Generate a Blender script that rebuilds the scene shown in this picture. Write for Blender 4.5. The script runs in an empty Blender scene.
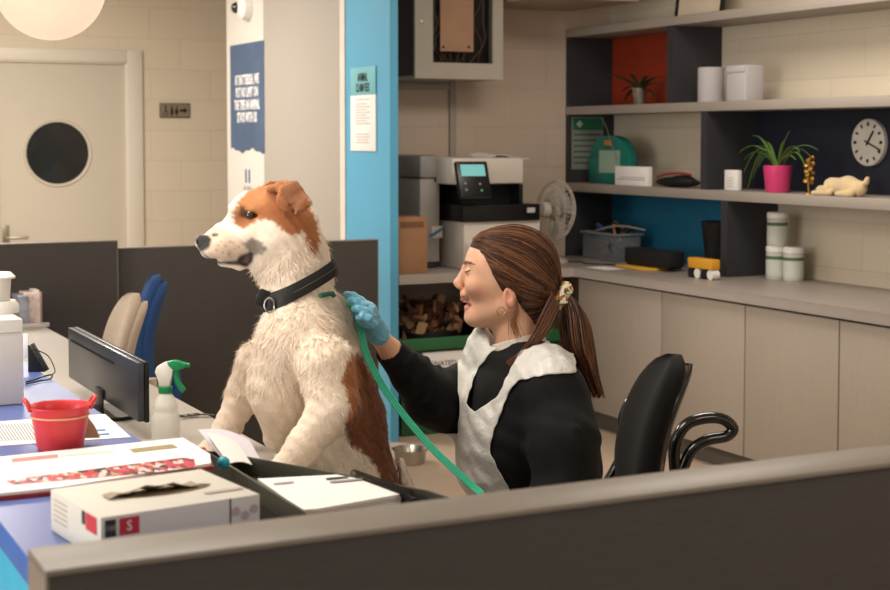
import bpy, bmesh, math, random
import numpy as np
from mathutils import Vector, Matrix, Euler
random.seed(7); rng = np.random.default_rng(7)
S = bpy.context.scene
COL = S.collection
# ------------------------------------------------------------------ camera
F = 1490.0; H = 1.45; YAW = math.radians(26.6); PT = math.atan(82/1490.); SH = 75.0
cy, sy, cp, sp = math.cos(YAW), math.sin(YAW), math.cos(PT), math.sin(PT)
R_ = Vector((cy, -sy, 0)); FW = Vector((sy*cp, cy*cp, -sp)); U_ = R_.cross(FW); FH = Vector((sy, cy, 0)); C0 = Vector((0, 0, H))
cam = bpy.data.objects.new('camera', bpy.data.cameras.new('camera')); COL.objects.link(cam)
cam.location = C0
M = Matrix((R_, U_, -FW)).transposed().to_4x4(); M.translation = C0; cam.matrix_world = M
cam.data.sensor_width = 36; cam.data.lens = F/890*36; cam.data.shift_y = -SH/890
cam.data.clip_start = .05
cam.data.dof.use_dof = True; cam.data.dof.focus_distance = 3.4; cam.data.dof.aperture_fstop = 7.0
S.camera = cam
def W(px, py, z=None, X=None, Y=None, d=None):
    "a point of the place seen at a photograph position, on a height, a wall plane or at a distance"
    r = R_*((px-445)/F) + U_*(-(py-(295-SH))/F) + FW
    if z is not None: t = (z-H)/r.z
    elif X is not None: t = X/r.x
    elif Y is not None: t = Y/r.y
    else: t = d
    return C0 + r*t
# ------------------------------------------------------------------ world, added lights, exposure
wd = bpy.data.worlds.new('world'); S.world = wd; wd.use_nodes = True
wd.node_tree.nodes['Background'].inputs[0].default_value = (1.0, .95, .88, 1)
wd.node_tree.nodes['Background'].inputs[1].default_value = .55
S.view_settings.view_transform = 'Standard'; S.view_settings.look = 'None'
S.view_settings.gamma = 1; S.view_settings.use_curve_mapping = False; S.view_settings.exposure = 0.47
def area(name, loc, size, power, col=(1, .93, .83), rot=(0, 0, 0), sy_=None):
    l = bpy.data.lights.new(name, 'AREA'); l.energy = power; l.color = col; l.shape = 'RECTANGLE'; l.size = size; l.size_y = sy_ or size
    o = bpy.data.objects.new(name, l); COL.objects.link(o); o.location = loc; o.rotation_euler = rot; return o
area('side_fill', (-3.2, 2.6, 1.7), 3.4, 105, (1, .96, .90), (0, math.radians(-82), 0), 1.8)  # soft fill added from the open left side, no window is built there
area('ceiling_fill', (.3, 3.2, 2.66), 1.2, 34)  # this and the next three: unseen fill lights added under the ceiling
area('ceiling_fill', (1.2, 8.0, 2.66), 1.2, 88, (1, .94, .85))
area('ceiling_fill', (3.3, 4.6, 2.66), .9, 27, (1, .92, .82))
area('ceiling_fill', (2.2, .6, 2.66), 1.0, 16)

# ------------------------------------------------------------------ helpers
def srgb(h):
    if isinstance(h, str): h = tuple(int(h[i:i+2], 16) for i in (0, 2, 4))
    return tuple(((c/255)/12.92 if c <= 10 else ((c/255+.055)/1.055)**2.4) for c in h)
MATS = {}
def mat(name, col, rough=.6, metal=0, var=.06, nscale=8, bump=0, bscale=60, coat=0, trans=0, alpha=1, emit=0, emitcol=None, sheen=0, sub=0, attr=None, stretch=(1, 1, 1), ior=1.45):
    if name in MATS: return MATS[name]
    m = bpy.data.materials.new(name); m.use_nodes = True; nt = m.node_tree; N = nt.nodes; Lk = nt.links
    b = N['Principled BSDF']; c = srgb(col) if not (isinstance(col, tuple) and max(col) <= 1) else col
    b.inputs['Roughness'].default_value = rough; b.inputs['Metallic'].default_value = metal
    b.inputs['Coat Weight'].default_value = coat; b.inputs['Transmission Weight'].default_value = trans
    b.inputs['Alpha'].default_value = alpha; b.inputs['Sheen Weight'].default_value = sheen; b.inputs['IOR'].default_value = ior
    if sub: b.inputs['Subsurface Weight'].default_value = sub; b.inputs['Subsurface Radius'].default_value = (.012, .005, .003); b.inputs['Subsurface Scale'].default_value = 1
    if emit: b.inputs['Emission Color'].default_value = (*(emitcol or c), 1); b.inputs['Emission Strength'].default_value = emit
    tc = N.new('ShaderNodeTexCoord'); mp = N.new('ShaderNodeMapping'); mp.inputs['Scale'].default_value = stretch
    Lk.new(tc.outputs['Object'], mp.inputs[0])
    nz = N.new('ShaderNodeTexNoise'); nz.inputs['Scale'].default_value = nscale; nz.inputs['Detail'].default_value = 5; Lk.new(mp.outputs[0], nz.inputs[0])
    mr = N.new('ShaderNodeMapRange'); mr.inputs[1].default_value = .3; mr.inputs[2].default_value = .7; mr.inputs[3].default_value = 1-var; mr.inputs[4].default_value = 1+var
    Lk.new(nz.outputs[0], mr.inputs[0])
    vm = N.new('ShaderNodeVectorMath'); vm.operation = 'SCALE'; Lk.new(mr.outputs[0], vm.inputs['Scale'])
    if attr:
        a = N.new('ShaderNodeAttribute'); a.attribute_name = attr; Lk.new(a.outputs[0], vm.inputs[0])
    else: vm.inputs[0].default_value = c
    Lk.new(vm.outputs[0], b.inputs['Base Color'])
    if bump:
        n2 = N.new('ShaderNodeTexNoise'); n2.inputs['Scale'].default_value = bscale; n2.inputs['Detail'].default_value = 4; Lk.new(mp.outputs[0], n2.inputs[0])
        bp = N.new('ShaderNodeBump'); bp.inputs['Strength'].default_value = bump; bp.inputs['Distance'].default_value = .01
        Lk.new(n2.outputs[0], bp.inputs['Height']); Lk.new(bp.outputs[0], b.inputs['Normal'])
    MATS[name] = m; return m
def block_mat(name, col, axis, bw=.44, rh=.215, mortar=.004, joint=.86, rough=.7):
    "painted blockwork on a wall whose length runs along axis"
    m = mat(name, col, rough, var=.02, nscale=3); nt = m.node_tree; N = nt.nodes; Lk = nt.links; b = N['Principled BSDF']
    tc = N.new('ShaderNodeTexCoord'); sx = N.new('ShaderNodeSeparateXYZ'); cx = N.new('ShaderNodeCombineXYZ')
    Lk.new(tc.outputs['Object'], sx.inputs[0]); Lk.new(sx.outputs['XYZ'.index(axis)], cx.inputs[0]); Lk.new(sx.outputs[2], cx.inputs[1])
    br = N.new('ShaderNodeTexBrick'); br.inputs['Scale'].default_value = 1; br.inputs['Mortar Size'].default_value = mortar
    br.inputs['Brick Width'].default_value = bw; br.inputs['Row Height'].default_value = rh; br.inputs['Mortar Smooth'].default_value = .6
    c = srgb(col); br.inputs['Color1'].default_value = (*c, 1); br.inputs['Color2'].default_value = (*[x*.96 for x in c], 1); br.inputs['Mortar'].default_value = (*[x*joint for x in c], 1)
    Lk.new(cx.outputs[0], br.inputs[0]); Lk.new(br.outputs[0], b.inputs['Base Color'])
    bp = N.new('ShaderNodeBump'); bp.inputs['Strength'].default_value = .35; bp.inputs['Distance'].default_value = .004; bp.invert = True
    Lk.new(br.outputs['Fac'], bp.inputs['Height']); Lk.new(bp.outputs[0], b.inputs['Normal']); return m

class MB:
    "collects shapes into one mesh"
    def __init__(s): s.bm = bmesh.new(); s.mi = 0
    def _set(s, fs):
        for f in fs: f.material_index = s.mi
    def box(s, lo, hi, bev=0, M=None, seg=2):
        lo, hi = Vector(lo), Vector(hi); n0 = set(s.bm.faces)
        r = bmesh.ops.create_cube(s.bm, size=1); vs = r['verts']
        for v in vs: v.co = Vector((lo[i] + (v.co[i]+.5)*(hi[i]-lo[i]) for i in range(3)))
        if bev:
            es = list({e for v in vs for e in v.link_edges}); bmesh.ops.bevel(s.bm, geom=es, offset=bev, segments=seg, profile=.5, affect='EDGES')
        nf = [f for f in s.bm.faces if f not in n0]
        if M is not None:
            for v in {v for f in nf for v in f.verts}: v.co = M @ v.co
        s._set(nf); return s
    def lathe(s, prof, M=None, n=32, close=True):
        "prof: list of (radius, z)"
        M = M or Matrix(); rings = []; nf = []
        for r, z in prof:
            rings.append([s.bm.verts.new(M @ Vector((r*math.cos(2*math.pi*i/n), r*math.sin(2*math.pi*i/n), z))) for i in range(n)])
        for a, b in zip(rings, rings[1:]):
            for i in range(n): nf.append(s.bm.faces.new((a[i], a[(i+1) % n], b[(i+1) % n], b[i])))
        if close:
            nf.append(s.bm.faces.new(rings[0][::-1])); nf.append(s.bm.faces.new(rings[-1]))
        s._set(nf); return s
    def tube(s, pts, r, n=8, flat=None, closed=False):
        "pts list of Vector, r float or list; flat=(normal vector, ratio) squashes"
        pts = [Vector(p) for p in pts]; m = len(pts)
        rs = r if isinstance(r, (list, tuple)) else [r]*m; rings = []; up = None; nf = []
        for i, p in enumerate(pts):
            t = (pts[(i+1) % m if closed else min(i+1, m-1)] - pts[(i-1) % m if closed else max(i-1, 0)])
            t = t.normalized() if t.length > 1e-9 else Vector((0, 0, 1))
            if up is None: up = (Vector((0, 0, 1)) if abs(t.z) < .9 else Vector((1, 0, 0)))
            if flat: up = flat[0]
            a = (up - t*up.dot(t)); a = a.normalized() if a.length > 1e-6 else t.orthogonal().normalized()
            b = t.cross(a); up = a
            k = flat[1] if flat else 1
            rings.append([s.bm.verts.new(p + a*(rs[i]*k*math.cos(2*math.pi*j/n)) + b*(rs[i]*math.sin(2*math.pi*j/n))) for j in range(n)])
        prs = list(zip(rings, rings[1:])) + ([(rings[-1], rings[0])] if closed else [])
        for a, b in prs:
            for i in range(n): nf.append(s.bm.faces.new((a[i], a[(i+1) % n], b[(i+1) % n], b[i])))
        if not closed: nf.append(s.bm.faces.new(rings[0][::-1])); nf.append(s.bm.faces.new(rings[-1]))
        s._set(nf); return s
    def prism(s, poly, z0, z1, M=None, bev=0):
        M = M or Matrix(); n0 = set(s.bm.faces)
        a = [s.bm.verts.new(M @ Vector((x, y, z0))) for x, y in poly]; b = [s.bm.verts.new(M @ Vector((x, y, z1))) for x, y in poly]
        s.bm.faces.new(a[::-1]); s.bm.faces.new(b); n = len(poly)
        for i in range(n): s.bm.faces.new((a[i], a[(i+1) % n], b[(i+1) % n], b[i]))
        if bev:
            bmesh.ops.bevel(s.bm, geom=list({e for v in a+b for e in v.link_edges}), offset=bev, segments=2, profile=.5, affect='EDGES')
        s._set([f for f in s.bm.faces if f not in n0]); return s
    def ball(s, c, r, M=None, n=24):
        T = Matrix.Translation(c) @ (M or Matrix()) @ Matrix.Diagonal((*(r if hasattr(r, '__len__') else (r,)*3), 1))
        n0 = set(s.bm.faces); bmesh.ops.create_uvsphere(s.bm, u_segments=n, v_segments=n//2, radius=1, matrix=T)
        s._set([f for f in s.bm.faces if f not in n0]); return s
    def sheet(s, grid, th=.0006):
        "grid rows of points: a thin bent sheet with thickness"
        g = [[Vector(p) for p in row] for row in grid]; nr, nc = len(g), len(g[0]); nf = []
        def nrm(i, j):
            a = g[min(i+1, nr-1)][j]-g[max(i-1, 0)][j]; b = g[i][min(j+1, nc-1)]-g[i][max(j-1, 0)]; return a.cross(b).normalized()
        A = [[s.bm.verts.new(g[i][j]+nrm(i, j)*th) for j in range(nc)] for i in range(nr)]; B = [[s.bm.verts.new(g[i][j]-nrm(i, j)*th) for j in range(nc)] for i in range(nr)]
        for i in range(nr-1):
            for j in range(nc-1):
                nf.append(s.bm.faces.new((A[i][j], A[i+1][j], A[i+1][j+1], A[i][j+1]))); nf.append(s.bm.faces.new((B[i][j], B[i][j+1], B[i+1][j+1], B[i+1][j])))
        for i in range(nr-1):
            for j, f in ((0, 0), (nc-1, 1)): nf.append(s.bm.faces.new((A[i][j], B[i][j], B[i+1][j], A[i+1][j])))
        for j in range(nc-1):
            for i in (0, nr-1): nf.append(s.bm.faces.new((A[i][j], A[i][j+1], B[i][j+1], B[i][j])))
        s._set(nf); return s
    def build(s, name, m, parent=None, smooth=True, angle=40):
        me = bpy.data.meshes.new(name); bmesh.ops.recalc_face_normals(s.bm, faces=s.bm.faces)
        s.bm.to_mesh(me); s.bm.free()
        for x in (m if isinstance(m, (list, tuple)) else [m]): me.materials.append(x)
        o = bpy.data.objects.new(name, me); COL.objects.link(o)
        if smooth:
            me.shade_smooth(); me.set_sharp_from_angle(angle=math.radians(angle))
        if parent: attach(o, parent)
        return o
def attach(o, parent):
    o.parent = parent; bpy.context.view_layer.update() if False else None
    o.matrix_parent_inverse = PW[parent.name].inverted() if parent.name in PW else Matrix()
PW = {}
def thing(name, label, cat, loc, group=None):
    "an Empty at the base of a thing; its parts are modelled in place"
    o = bpy.data.objects.new(name, None); COL.objects.link(o); o.empty_display_size = .05
    o.location = loc; PW[o.name] = Matrix.Translation(loc); tag(o, label, cat, group); return o
def tag(o, label, cat, group=None):
    o['label'] = label; o['category'] = cat
    if group: o['group'] = group
    return o
def struct(o): o['kind'] = 'structure'; return o
def frame(ex, ey, o):
    ex, ey = Vector(ex).normalized(), Vector(ey).normalized(); ez = ex.cross(ey)
    m = Matrix((ex, ey, ez)).transposed().to_4x4(); m.translation = Vector(o); return m
ONX = lambda o: frame((0, -1, 0), (0, 0, 1), o)     # a surface that faces -X
ONY = lambda o: frame((1, 0, 0), (0, 0, 1), o)      # a surface that faces -Y
def text(body, size, M4, m, name, parent, sx=1, bold=0, ext=.0006, align='CENTER', ls=1.0):
    cu = bpy.data.curves.new('t', 'FONT'); cu.body = body; cu.size = size; cu.align_x = align; cu.align_y = 'CENTER'
    cu.extrude = ext; cu.offset = bold; cu.space_line = ls; cu.resolution_u = 2
    t = bpy.data.objects.new('t', cu); COL.objects.link(t)
    dg = bpy.context.evaluated_depsgraph_get(); me = bpy.data.meshes.new_from_object(t.evaluated_get(dg)); bpy.data.objects.remove(t)
    me.transform(M4 @ Matrix.Diagonal((sx, 1, 1, 1))); me.name = name; me.materials.clear(); me.materials.append(m)
    o = bpy.data.objects.new(name, me); COL.objects.link(o); attach(o, parent); return o
def rotz(a, o=(0, 0, 0)): return Matrix.Translation(o) @ Matrix.Rotation(a, 4, 'Z')
def lerp(a, b, t): return a+(b-a)*t
def spline(pts, n=8):
    "Catmull-Rom through the points"
    P = [Vector(p) for p in pts]; P = [P[0]*2-P[1]] + P + [P[-1]*2-P[-2]]; out = []
    for i in range(1, len(P)-2):
        for k in range(n):
            t = k/n; a, b, c, d = P[i-1:i+3]
            out.append(.5*((2*b)+(c-a)*t+(2*a-5*b+4*c-d)*t*t+(3*b-a-3*c+d)*t**3))
    out.append(P[-2]); return out

# ------------------------------------------------------------------ materials
cream = block_mat('cream_block_x', 'e0d2bb', 'X', joint=.86); creamY = block_mat('cream_block_y', 'd8cab4', 'Y', joint=.90)
nookm = block_mat('nook_block', 'cbb7a4', 'X', joint=.90)
lam_dark = mat('dark_laminate', '3c3732', .55, var=.10, nscale=30, stretch=(1, 1, 12), bump=.05, bscale=90)
lam_taupe = mat('taupe_edge', '7c7267', .42, var=.04, nscale=20, stretch=(1, 1, 8))
graph = mat('graphite_board', '323134', .6, var=.06)
taupe = mat('taupe_board', '9d9389', .5, var=.03, nscale=5, stretch=(1, 1, .4))
doorm = mat('cabinet_door_taupe', 'a3978a', .5, var=.025, nscale=14, stretch=(6, 6, .6))
white = mat('white_plastic', 'e6e2dc', .4, var=.015); offw = mat('off_white_plastic', 'd0c8bd', .45, var=.03)
paper = mat('white_paper', 'ece8e4', .8, var=.01); black = mat('black_plastic', '121214', .35, var=.05)
blackm = mat('black_matte', '0e0e10', .7, var=.1); steel = mat('brushed_steel', 'b9b4ad', .25, metal=1)
ink = mat('dark_ink', '2a2a2e', .7)
# ------------------------------------------------------------------ the setting
def slab(name, lo, hi, m, kind=True, bev=0, parent=None):
    o = MB().box(lo, hi, bev).build(name, m, parent)
    if kind and not parent: struct(o)
    return o
floorm = mat('beige_vinyl', 'b5a08c', .45, var=.05, nscale=5, bump=.02)
slab('floor', (-3.6, -3, -.1), (4.8, 10.5, 0), floorm)
slab('ceiling', (-3.6, -3, 2.7), (4.8, 10.5, 2.8), mat('ceiling_white', 'ddd8cf', .8))
o = slab('wall_right', (4.6, -3, 0), (4.8, 10.5, 2.7), creamY)
slab('wall_nook', (3.0, 7.1, 0), (4.6, 7.25, 2.7), nookm)
# far wall with a door opening
DX0, DX1, DZ = 1.80, 2.69, 1.975; FY = 10.35
mb = MB(); mb.box((-3.6, FY, 0), (DX0-.03, FY+.15, 2.7)); mb.box((DX1+.03, FY, 0), (4.6, FY+.15, 2.7)); mb.box((DX0-.03, FY, DZ+.03), (DX1+.03, FY+.15, 2.7))
struct(mb.build('wall_far', cream))
frm = mat('door_frame_paint', 'dcd3c3', .45, var=.01)
mb = MB(); mb.box((DX1, FY-.025, 0), (DX1+.11, FY-.001, DZ+.085), .004); mb.box((DX1-.012, FY-.012, 0), (DX1+.029, FY+.14, DZ+.029), .003)
mb.box((DX0-.11, FY-.025, 0), (DX0, FY-.001, DZ+.085), .004); mb.box((DX0-.029, FY-.012, 0), (DX0+.012, FY+.14, DZ), .003)
mb.box((DX0, FY-.025, DZ), (DX1, FY-.001, DZ+.085), .004); mb.box((DX0, FY-.012, DZ-.012), (DX1, FY+.14, DZ+.029), .003)
struct(mb.build('trim_1', frm))
dleaf = mat('door_paint', 'c9bfae', .5, var=.012)
pc = W(57, 153, Y=FY+.03); PR = .225
def ring_panel(mb, x0, x1, z0, z1, y0, y1, cx, cz, r, n=48):
    "flat panel with a round hole"
    outer = []; inner = []
    for i in range(n):
        a = 2*math.pi*i/n; c, s = math.cos(a), math.sin(a); inner.append((cx+r*c, cz+r*s))
        t = min((((x1 if c > 0 else x0)-cx)/c) if abs(c) > 1e-6 else 1e9, (((z1 if s > 0 else z0)-cz)/s) if abs(s) > 1e-6 else 1e9)
        outer.append((cx+t*c, cz+t*s))
    bm = mb.bm
    V = [[bm.verts.new((x, y, z)) for x, z in L] for y in (y0, y1) for L in (inner, outer)]
    for i in range(n):
        j = (i+1) % n
        bm.faces.new((V[0][i], V[0][j], V[1][j], V[1][i])); bm.faces.new((V[2][i], V[3][i], V[3][j], V[2][j]))
        bm.faces.new((V[0][i], V[2][i], V[2][j], V[0][j])); bm.faces.new((V[1][i], V[1][j], V[3][j], V[3][i]))
    # the four corners outside the fan
    for (X, Z) in ((x0, z0), (x1, z0), (x0, z1), (x1, z1)):
        a = [p for p in outer if abs(p[0]-X) < 1e-6]; b = [p for p in outer if abs(p[1]-Z) < 1e-6]
        if not a or not b: continue
        p = min(a, key=lambda q: abs(q[1]-Z)); q = min(b, key=lambda q: abs(q[0]-X))
        if abs(p[1]-Z) < 1e-6: continue
        for y in (y0, y1): bm.faces.new([bm.verts.new((u, y, v)) for u, v in (p, (X, Z), q)])
mb = MB(); ring_panel(mb, DX0+.014, DX1-.014, .01, DZ-.014, FY+.01, FY+.055, pc.x, pc.z, PR)
d1 = struct(mb.build('door_1', dleaf, smooth=False))
E2 = Matrix.Rotation(math.pi/2, 4, 'X')
T = Matrix.Translation((pc.x, FY+.01, pc.z)) @ E2
MB().lathe([(PR-.012, -.01), (PR-.012, .006), (PR+.004, .010), (PR+.008, .006), (PR+.010, 0), (PR+.010, -.001), (PR-.012, -.01)], T, 48, False).build('porthole_rim', dleaf, d1)
MB().lathe([(PR-.002, -.030), (PR-.002, -.022)], T, 48).build('porthole_glass', mat('porthole_glass', '1d1c18', .12, var=.5, nscale=6), d1)
hd = MB().box((DX0+.03, FY-.001, .68), (DX0+.075, FY+.009, .86), .003); hd.tube([(DX0+.05, FY+.0, .775), (DX0+.05, FY-.05, .775), (DX0+.075, FY-.06, .775), (DX0+.19, FY-.06, .775)], .011, 10)
hd.build('door_handle', mat('satin_steel', 'a79d8c', .35, metal=1), d1)
slab('wall_beyond', (1.2, 11.5, 0), (3.4, 11.6, 2.7), mat('dark_room', '2a2622', .8))
# partition wall that ends in the blue board
PX = 2.921
slab('wall_partition', (PX, 7.012, 0), (3.0, 8.164, 2.7), mat('grey_partition', 'a69e95', .55, var=.01))
slab('wall_poster', (PX, 8.165, 0), (3.0, 8.83, 2.7), mat('white_partition', 'd2cdc5', .55, var=.01))
slab('wall_blue', (PX, 6.413, 0), (2.963, 6.948, 2.7), mat('blue_board', '56a4c6', .5, var=.02, nscale=4))
slab('trim_2', (PX-.006, 6.949, 0), (2.99, 7.011, 2.7), mat('cream_trim', 'd9d0c4', .5))
slab('wall_soffit', (3.75, 6.45, 2.15), (4.34, 7.1, 2.7), mat('soffit_paint', 'a89683', .7))
# ------------------------------------------------------------------ partitions, counters and desks
def screen(x0, x1, y0, y1, z, label, grp=None):
    t = thing('partition_screen', label, 'partition', ((x0+x1)/2, (y0+y1)/2, 0))
    MB().box((x0+.003, y0+.003, 0), (x1-.003, y1-.003, z-.006), .001).build('panel', lam_dark, t)
    mb = MB(); mb.box((x0, y0, z-.006), (x1, y1, z), .0015); mb.box((x0, y0+.002, 0), (x0+.003, y1-.002, z-.0065)); mb.box((x1-.003, y0+.002, 0), (x1, y1-.002, z-.0065))
    mb.build('edge_trim', lam_taupe, t); return t
screen(.278, 2.4, 1.38, 1.466, 1.05, 'long low dark brown partition in the foreground with a pale top edge')
screen(-1.6, 1.517, 5.998, 6.045, 1.035, 'dark brown screen behind the magazine holder at the far end of the white desk')
screen(1.519, 2.7, 6.052, 6.10, 1.0, 'slightly lower dark brown screen behind the beige and blue chairs')
blue_top = mat('blue_laminate', '5a6ba8', .35, var=.02); blue_edge = mat('blue_edge', '2f5fae', .45)
t = thing('reception_counter', 'raised blue topped reception counter with a cyan front', 'counter', (.52, 2.8, 0))
mb = MB(); mb.box((.36, 1.47, .884), (.683, 4.15, .918), .001); mb.build('edge_band', blue_edge, t)
MB().box((.361, 1.471, .9185), (.682, 4.149, .92)).build('countertop', blue_top, t)
mb = MB(); mb.box((.385, 1.48, 0), (.40, 4.14, .8835)); mb.build('front_panel', mat('cyan_panel', '28a8cf', .45), t)
mb = MB(); mb.box((.655, 1.48, .735), (.672, 4.14, .8835)); mb.build('back_panel', mat('desk_white', 'b7aea3', .45, var=.02), t)
deskw = MATS['desk_white']
t = thing('desk', 'low pale grey desk running behind the blue counter under the dog paws', 'desk', (.95, 4, 0))
mb = MB(); mb.box((.41, 2.3, .70), (1.17, 5.995, .73), .002); mb.box((.41, 1.475, .70), (2.3, 2.299, .73), .002); mb.build('desktop', deskw, t)
mb = MB(); mb.box((.45, 5.9, 0), (1.14, 5.93, .6995)); mb.build('side_panel', deskw, t)
mb = MB(); mb.box((.45, 3.9, 0), (1.0, 3.93, .6995)); mb.build('side_panel', deskw, t)
mb = MB(); mb.box((2.2, 1.5, 0), (2.23, 2.25, .6995)); mb.build('side_panel', deskw, t)
# worktop and cabinets along the right wall
CX = 3.936
mb = MB(); mb.prism([(2.966, 6.41), (CX, 6.41), (CX, 2.4), (4.598, 2.4), (4.598, 7.098), (2.966, 7.098)], .752, .797, bev=.002)
tag(mb.build('worktop', mat('worktop_taupe', '9a9088', .42, var=.03), None), 'long grey taupe worktop turning the corner under the shelves', 'worktop')
ys = [6.40, 5.67, 5.058, 4.473, 3.86, 3.25]
wh = ['leftmost taupe cupboard under the worktop, reaching into the corner', 'taupe cupboard behind the office chair, second from the corner', 'taupe cupboard right of the office chair, third from the corner', 'taupe cupboard at the right edge of the photo']
for i in range(4):
    y1, y0 = ys[i]-.003, ys[i+1]+.003
    t = thing('cupboard', wh[i], 'cupboard', (CX+.3, (y0+y1)/2, 0), 'cupboards under the worktop')
    MB().box((CX+.045, y0, .09), (4.595, y1, .749)).build('body', graph, t)
    MB().box((CX+.022, y0+.001, .092), (CX+.042, y1-.001, .741), .0012).build('door', doorm, t)
    MB().box((CX+.07, y0, 0), (CX+.085, y1, .088)).build('plinth', mat('plinth', '5a524b', .5), t)
# shelving
SX = 4.297; RX = 4.598
t = SHELF = thing('shelving_unit', 'open grey wall shelving with red, blue and navy backs above the worktop', 'shelves', (4.45, 5.2, .8))
for z0, z1 in ((2.003, 2.045), (1.578, 1.622), (1.157, 1.203)):
    MB().box((SX, 3.2, z0), (RX, 7.095, z1), .0015).build('shelf', taupe, t)
for z0, z1 in ((1.6225, 2.0025), (1.2035, 1.5775), (.7975, 1.1565)):
    MB().box((SX+.004, 7.065, z0), (RX, 7.095, z1)).build('end_panel', graph, t)
def divpan(y0, y1, z0, z1, ): MB().box((SX+.004, y0, z0), (RX, y1, z1)).build('divider', graph, t)
divpan(6.085, 6.135, 1.6225, 2.0025); divpan(5.80, 5.85, 1.2035, 1.5775); divpan(5.635, 5.685, .7975, 1.1565)
def backp(y0, y1, z0, z1, m): MB().box((4.585, y0, z0), (RX-.001, y1, z1)).build('back_panel', m, t)
navy = mat('navy_panel', '14182a', .6)
backp(6.136, 7.064, 1.6225, 2.0025, mat('red_panel', '9a3418', .6))
backp(3.3, 5.799, 1.2035, 1.5775, navy)
backp(5.686, 7.064, .7975, 1.1565, mat('teal_panel', '1b6a8c', .6))
# ------------------------------------------------------------------ organic surfaces: blended volumes turned into one mesh
import openvdb
f32 = np.float32
class Field:
    "signed distance on a grid in a frame: u to the right, v away, w up"
    def __init__(s, lo, hi, h):
        s.lo = np.array(lo, f32); s.h = h; s.n = [int(math.ceil((hi[i]-lo[i])/h))+1 for i in range(3)]
        s.ax = [s.lo[i]+h*np.arange(s.n[i], dtype=f32) for i in range(3)]; s.v = np.full(s.n, .25, f32)
    def blk(s, lo, hi):
        sl = []
        for i in range(3):
            a = max(0, int((lo[i]-s.lo[i])/s.h)); b = min(s.n[i], int((hi[i]-s.lo[i])/s.h)+2)
            if b <= a: return None
            sl.append(slice(a, b))
        g = [s.ax[0][sl[0]][:, None, None], s.ax[1][sl[1]][None, :, None], s.ax[2][sl[2]][None, None, :]]
        return tuple(sl), g
    def comb(s, lo, hi, fn, k, mode):
        q = s.blk(lo, hi)
        if q is None: return
        sl, g = q; b = fn(*g).astype(f32); a = s.v[sl]
        if mode == 'sub': b = -b; s.v[sl] = np.maximum(a, b)+np.maximum(k-np.abs(a-b), 0)**2/(4*k)
        else: s.v[sl] = np.minimum(a, b)-np.maximum(k-np.abs(a-b), 0)**2/(4*k)
    def cone(s, a, b, ra, rb, k=.01, mode='add', fl=(1, 1, 1)):
        a = np.array(a, f32); b = np.array(b, f32); F3 = np.array(fl, f32); m = max(ra, rb)*max(fl)+k+.02
        lo = np.minimum(a, b)-m; hi = np.maximum(a, b)+m; A = a/F3; B = b/F3; AB = B-A; L = float(AB@AB)+1e-12
        def fn(x, y, z):
            x, y, z = x/F3[0]-A[0], y/F3[1]-A[1], z/F3[2]-A[2]
            t = np.clip((x*AB[0]+y*AB[1]+z*AB[2])/L, 0, 1)
            return (np.sqrt((x-t*AB[0])**2+(y-t*AB[1])**2+(z-t*AB[2])**2)-(ra+(rb-ra)*t))*min(1, min(fl))
        s.comb(lo, hi, fn, k, mode); return s
    def chain(s, pts, rs, k=.01, fl=(1, 1, 1), mode='add'):
        for i in range(len(pts)-1): s.cone(pts[i], pts[i+1], rs[i], rs[i+1], k, mode, fl)
        return s
    def ell(s, c, r, k=.01, rot=(0, 0, 0), mode='add'):
        "rot: angles about u, v, w"
        c = np.array(c, f32); r = np.array(r, f32); Rm = np.array(Euler(rot).to_matrix().transposed(), dtype=f32); m = float(r.max())+k+.02
        def fn(x, y, z):
            x, y, z = x-c[0], y-c[1], z-c[2]
            p = [Rm[i, 0]*x+Rm[i, 1]*y+Rm[i, 2]*z for i in range(3)]
            k0 = np.sqrt(sum((p[i]/r[i])**2 for i in range(3))); k1 = np.sqrt(sum((p[i]/r[i]**2)**2 for i in range(3)))+1e-6
            return k0*(k0-1)/k1
        s.comb(c-m, c+m, fn, k, mode); return s
    def add(s, lo, hi, fn):
        q = s.blk(lo, hi)
        if q: s.v[q[0]] += fn(*q[1]).astype(f32)
    def sample(s, P):
        q = (P-s.lo)/s.h; q = np.clip(q, 0, np.array(s.n)-1.001); i = q.astype(int); t = q-i; r = 0
        for dx in (0, 1):
            for dy in (0, 1):
                for dz in (0, 1):
                    w_ = (t[:, 0] if dx else 1-t[:, 0])*(t[:, 1] if dy else 1-t[:, 1])*(t[:, 2] if dz else 1-t[:, 2])
                    r = r+w_*s.v[i[:, 0]+dx, i[:, 1]+dy, i[:, 2]+dz]
        return r
    def grad(s, P):
        g = np.stack([s.sample(P+np.eye(3)[i]*s.h)-s.sample(P-np.eye(3)[i]*s.h) for i in range(3)], 1)
        return g/(np.linalg.norm(g, axis=1, keepdims=True)+1e-9)
    def project(s, P, off=0, it=4):
        P = np.array(P, float)
        for _ in range(it): P = P-s.grad(P)*(np.clip(s.sample(P)-off, -.01, .01))[:, None]
        return P
    def polys(s, off=0):
        g = openvdb.FloatGrid(background=.25); g.copyFromArray(s.v-f32(off)); v, t, q = g.convertToPolygons(0, 0)
        return np.array(v, float)*s.h+s.lo, np.array(q, int)
RN, FN = np.array(R_), np.array(FH)
def to_world(P): P = np.atleast_2d(P); return P[:, :1]*RN+P[:, 1:2]*FN+P[:, 2:3]*np.array([0, 0, 1.])
def L(px, py, d):
    "photograph position at a distance -> frame coordinates"
    p = W(px, py, d=d); return np.array((p.dot(R_), p.dot(FH), p.z))
def pix(P):
    "frame coordinates -> photograph position"
    Wd = to_world(P)-np.array(C0); d = Wd@np.array(FW)
    return 445+F*(Wd@RN)/d, 295-SH-F*(Wd@np.array(U_))/d, d
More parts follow.
